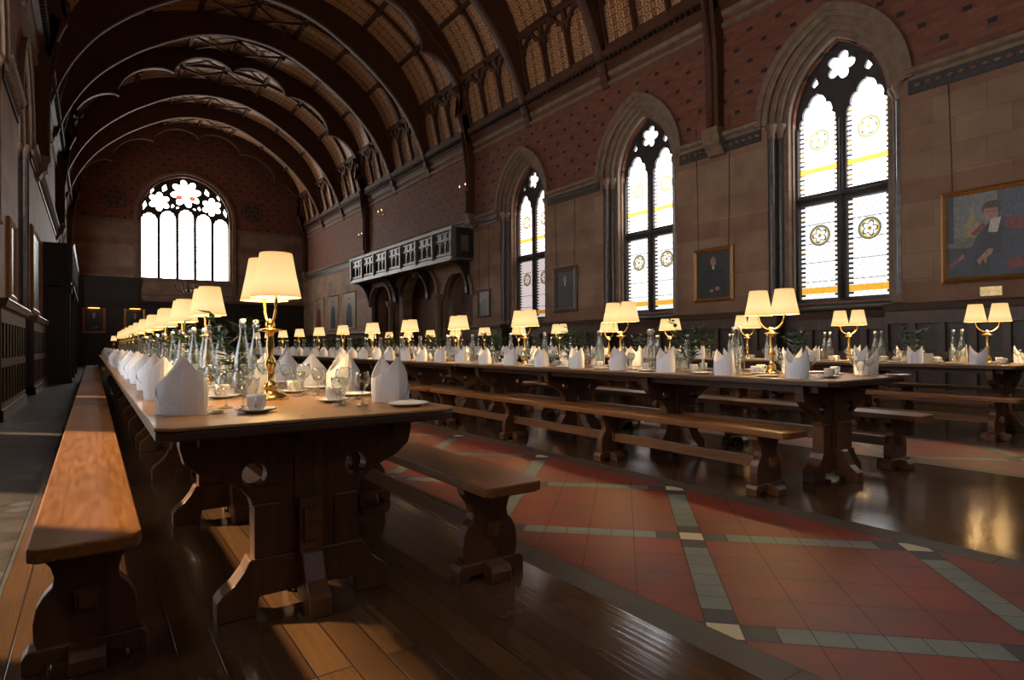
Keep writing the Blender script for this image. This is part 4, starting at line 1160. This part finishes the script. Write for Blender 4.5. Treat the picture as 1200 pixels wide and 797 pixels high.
# ------------------------------------------------------------------ pictures
def painting(label, loc, rz, w, h, paint, fw=.07, frame='gilt', wires=None, lamp=False):
    t = thing('painting', label, 'painting', loc, rz)
    o_, i_ = [(-w / 2, -h / 2), (w / 2, -h / 2), (w / 2, h / 2), (-w / 2, h / 2)], [(-w / 2 + fw, -h / 2 + fw), (w / 2 - fw, -h / 2 + fw), (w / 2 - fw, h / 2 - fw), (-w / 2 + fw, h / 2 - fw)]
    m_ = [(x * (1 - fw * .9 / w), z * (1 - fw * .9 / h)) for x, z in o_]
    mb = MB(); b = [mb.add([(x, y, z) for x, z in lp]) for lp, y in ((o_, 0), (o_, -.035), (m_, -.06), (i_, -.03), (i_, 0))]
    for u_, v_ in zip(b[:-1], b[1:]):
        for i in range(4): mb.face((u_ + i, u_ + (i + 1) % 4, v_ + (i + 1) % 4, v_ + i))
    mb.build('frame', frame, t)
    mats = []; mb = MB(); W_, H_ = w / 2 - fw, h / 2 - fw
    mb.box(-W_, W_, -.018, 0, -H_, H_, 0); mats.append(paint[0])
    for k_, (mt, pts) in enumerate(paint[1]):
        if mt not in mats: mats.append(mt)
        mb.poly([(x * W_, -.0185 - .0004 * k_, z * H_) for x, z in pts], mats.index(mt))
    mb.build('canvas', mats, t, fix=False)
    if wires:
        mb = MB()
        for s_ in (-1, 1): mb.tube([(s_ * w * .38, -.01, h / 2), (s_ * w * .42, -.005, h / 2 + wires)], .006, 5)
        mb.build('hanging_chain', 'iron', t)
    if lamp:
        mb = MB(); mb.tube([(-.28, -.16, h / 2 + .02), (.28, -.16, h / 2 + .02)], .03, 8); mb.tube([(0, 0, h / 2 - .03), (0, -.1, h / 2 + .06), (0, -.16, h / 2 + .03)], .012, 6); pl = mb.build('picture_light', 'brass', t)
        mb = MB(); mb.box(-.25, .25, -.175, -.145, h / 2 - .02, h / 2 - .012); mb.build('light_strip', 'picture_glow', pl)
    return t
def ell(cx_, cz, rx, rz_, n=20): return [(cx_ + rx * math.cos(2 * PI * i / n), cz + rz_ * math.sin(2 * PI * i / n)) for i in range(n)]
def bust(bg, robe='robe', dz=0.0, hands=True):
    P = [(robe, [(-.8, -1), (.85, -1), (.72, -.1), (.45, .25), (.15, .38), (-.12, .38), (-.45, .2), (-.72, -.15)]), ('hair', ell(0, .62, .2, .24)), ('skin', ell(.01, .56, .165, .21)), ('white_bands', [(-.06, .36), (.08, .36), (.07, .22), (-.05, .22)])]
    if hands: P += [('skin', ell(.25, -.62, .14, .09)), ('skin', ell(-.1, -.7, .12, .07))]
    return (bg, P)
def standing(bg, robe): return (bg, [(robe, [(-.55, -.95), (.5, -.95), (.38, .2), (.15, .42), (-.12, .42), (-.4, .2)]), ('skin', ell(0, .58, .15, .12)), ('hair', ell(0, .67, .15, .07)), ('pale_canvas', [(-.9, .1), (-.6, .1), (-.6, .9), (-.9, .9)])])
scholar = ('canvas_green', [
    ('canvas_sky', [(-1, .0), (.12, .0), (.12, 1), (-1, 1)]), ('yellow_stone', [(-.62, -.05), (-.28, -.05), (-.30, .35), (-.36, .42), (-.42, .72), (-.48, .42), (-.60, .30)]), ('canvas_slate', [(.12, -.5), (1, -.5), (1, 1), (.12, 1)]), ('canvas_dark', [(-1, -.15), (-.85, -.15), (-.85, 1), (-1, 1)]),
    ('canvas_dark', [(-1, -1), (1, -1), (1, -.35), (.3, -.2), (-.6, -.3), (-1, -.25)]),
    ('robe_blue', [(-.95, -.75), (-.2, -1), (.98, -1), (.98, .0), (.75, .22), (.35, .35), (.0, .22), (-.2, .0), (-.35, -.35), (-.8, -.5)]),
    ('robe', [(-.02, .2), (.08, .28), (.05, -.95), (-.35, -.95), (-.2, -.3)]), ('scarlet', [(-.35, .05), (-.05, .28), (-.02, .2), (-.25, -.02)]), ('scarlet', [(.38, .3), (.5, .36), (.75, .28), (.92, .08), (.7, .02), (.42, .08)]), ('scarlet', [(.4, -.7), (.7, -.6), (.9, -.85), (.5, -.9)]),
    ('robe', [(.05, .12), (.35, .14), (.3, -.5), (.0, -.5)]), ('white_bands', [(.10, .34), (.32, .36), (.24, .02), (.12, .02), (.04, .04)]),
    ('hair', ell(.12, .58, .21, .19)), ('skin', ell(.10, .50, .165, .185)), ('hair', [(-.04, .60), (.28, .60), (.32, .72), (.2, .78), (.0, .76), (-.08, .68)]), ('hair', [(-.01, .535), (.08, .53), (.08, .51), (-.01, .515)]), ('hair', [(.14, .53), (.22, .535), (.22, .515), (.14, .51)]), ('scarlet', [(.03, .40), (.16, .40), (.12, .385), (.06, .385)]),
    ('skin', [(-.92, -.68), (-.6, -.5), (-.52, -.42), (-.48, -.52), (-.75, -.7), (-.92, -.76)]), ('skin', [(-.22, -.62), (.05, -.35), (.15, -.38), (.12, -.48), (.02, -.55), (-.02, -.72), (-.08, -.58), (-.14, -.74)]),
    ('scarlet', [(-.95, -.68), (-.62, -.5), (-.6, -.56), (-.95, -.78)])])
scholar = (scholar[0], scholar[1][:5] + [(m_, [(max(-1, min(1, x - .12)), z) for x, z in p_]) for m_, p_ in scholar[1][5:]])
RZ = -PI / 2
painting('large gilt-framed portrait of a seated scholar in dark robes with scarlet shoulders', (XR, 3.35, 2.63), RZ, 1.31, 1.42, scholar, .085, wires=2.0)
t = tag(bevel(MB().box(XR - .012, XR, 3.235, 3.51, 1.70, 1.84).build('wall_plaque', 'plaque'), .003), 'small blank brass plaque below the large scholar portrait', 'plaque')
painting('gilt-framed bust portrait of a bearded sitter between the two tall windows', (XR, 8.27, 2.49), RZ, 1.02, 1.16, bust('canvas_dark', 'robe', 0), .085, wires=2.75)
painting('dark portrait in a heavy brown frame under two hanging chains', (XR, 13.25, 2.55), RZ, 1.06, 1.28, bust('canvas_dark', 'robe', 0, False), .14, 'canvas_brown', wires=2.6)
painting('small dim portrait on the wall beside the arcade under the gallery', (XR, 17.57, 2.41), RZ, .8, .96, standing('canvas_brown', 'robe'), .08, 'canvas_brown', wires=2.7)
painting('tall light portrait beyond the gallery, nearest to the arcade', (XR, 30.75, 2.8), RZ, 1.95, 1.95, standing('pale_canvas', 'robe'), .07)
painting('tall light portrait of a dark figure, middle one of three beyond the gallery', (XR, 33.3, 2.78), RZ, 1.75, 1.95, standing('pale_canvas', 'robe_blue'), .07)
painting('tall portrait with a red-robed figure, last before the end wall', (XR, 35.9, 2.8), RZ, 1.85, 1.9, standing('pale_canvas', 'scarlet'), .07)
painting('small gilt portrait under a picture light on the end wall beside the side aisle', (0.07, Y1 - .13, 2.38), 0, 1.05, 1.36, bust('canvas_dark', 'robe'), .12, lamp=True)
painting('gilt portrait under a picture light on the end wall, partly behind the lampshades', (1.92, Y1 - .13, 2.38), 0, 1.0, 1.36, bust('canvas_dark', 'robe'), .12, lamp=True)
painting('gilt portrait under a picture light below the great end window', (4.4, Y1 - .13, 2.3), 0, 1.1, 1.36, bust('canvas_brown', 'robe'), .12, lamp=True)
painting('gilt-framed picture on the side-aisle wall seen edge-on, before the window recess', (XL, 12.9, 2.45), PI / 2, 1.0, 1.3, bust('pale_canvas', 'robe'), .09)
painting('gilt-framed picture on the side-aisle wall seen edge-on, past the window recess', (XL, 18.0, 2.75), PI / 2, 2.4, 1.9, bust('canvas_dark', 'robe'), .1)

# ------------------------------------------------------------------ wall sconces and hanging light
def make_sconce():
    t = thing('wall_sconce', '', 'wall light')
    mb = MB(); mb.lathe([(0, 0), (.07, .0), (.07, .015), (.03, .03), (0, .04)], 14, 0, (0, 0, 0), Matrix.Rotation(PI / 2, 4, 'X')); mb.build('backplate', 'brass', t)
    for s_ in (-1, 1):
        mb = MB(); mb.tube([(0, -.03, 0), (s_ * .10, -.12, -.06), (s_ * .18, -.16, -.03), (s_ * .2, -.17, .04)], .011, 7); a = mb.build('arm', 'brass', t)
        mb = MB(); mb.lathe([(0, 0), (.035, .002), (.03, .012), (.016, .02), (.015, .07), (0, .07)], 10, 0, (s_ * .2, -.17, .04)); mb.build('candle_cup', 'brass', a)
        mb = MB(); mb.lathe([(0, 0), (.018, .012), (.014, .04), (0, .075)], 8, 0, (s_ * .2, -.17, .11)); mb.build('candle_bulb', 'sconce_glow', a)
    return t
SCO = Proto(make_sconce)
SCO.place('brass wall sconce on the truss post at the near end of the gallery', (XR - .24, 18.3, 6.4), RZ, 'brass wall sconces')
SCO.place('glowing brass sconce on the brick wall above the far half of the gallery', (XR - .02, 26.2, 7.0), RZ, 'brass wall sconces')
SCO.place('brass wall sconce on the truss post at the far end of the gallery', (XR - .24, 28.1, 6.2), RZ, 'brass wall sconces')
t = thing('chandelier', 'small dark iron chandelier silhouetted below the great end window', 'chandelier', (4.15, 36.0, 4.1))
mb = MB(); mb.lathe([(0, -.25), (.05, -.22), (.09, -.12), (.05, 0), (.03, .2), (.05, .3), (.02, .4), (0, .42)], 12); mb.build('stem', 'iron', t)
for i in range(6):
    a = i * PI / 3; mb = MB(); c_, s_ = math.cos(a), math.sin(a)
    mb.tube([(.05 * c_, .05 * s_, -.1), (.3 * c_, .3 * s_, -.25), (.55 * c_, .55 * s_, -.15), (.6 * c_, .6 * s_, .05)], .018, 6); ar = mb.build('arm', 'iron', t)
    mb = MB(); mb.lathe([(0, 0), (.05, .0), (.04, .03), (.02, .04), (.02, .15), (0, .16)], 8, 0, (.6 * c_, .6 * s_, .05)); mb.build('candle', 'iron', ar)
mb = MB(); mb.tube([(0, 0, .4), (0, 0, 8.55)], .012, 6); mb.build('chain', 'iron', t)

# ------------------------------------------------------------------ light
w = bpy.data.worlds.new('world'); S.world = w; w.use_nodes = True
bg = w.node_tree.nodes['Background']; bg.inputs[0].default_value = (0.9, 0.95, 1.0, 1); bg.inputs[1].default_value = 1.2
sun = bpy.data.lights.new('sun', 'SUN'); sun.energy = 5.5; sun.color = (1.0, 0.74, 0.42); sun.angle = 0.04
so = bpy.data.objects.new('sun', sun); COL.objects.link(so)
so.rotation_euler = Vector((0.95, -0.95, -1.0)).to_track_quat('-Z', 'Y').to_euler()
so.location = (-8, 12, 12)
S.view_settings.view_transform = 'Standard'; S.view_settings.look = 'None'; S.view_settings.gamma = 1.0
S.view_settings.use_curve_mapping = False
S.view_settings.exposure = 0.8
S.cycles.max_bounces = 8; S.cycles.transparent_max_bounces = 24; S.cycles.diffuse_bounces = 4; S.cycles.glossy_bounces = 4
S.cycles.caustics_reflective = False; S.cycles.caustics_refractive = False
S.cycles.use_denoising = True
S.cycles.sample_clamp_indirect = 6.0
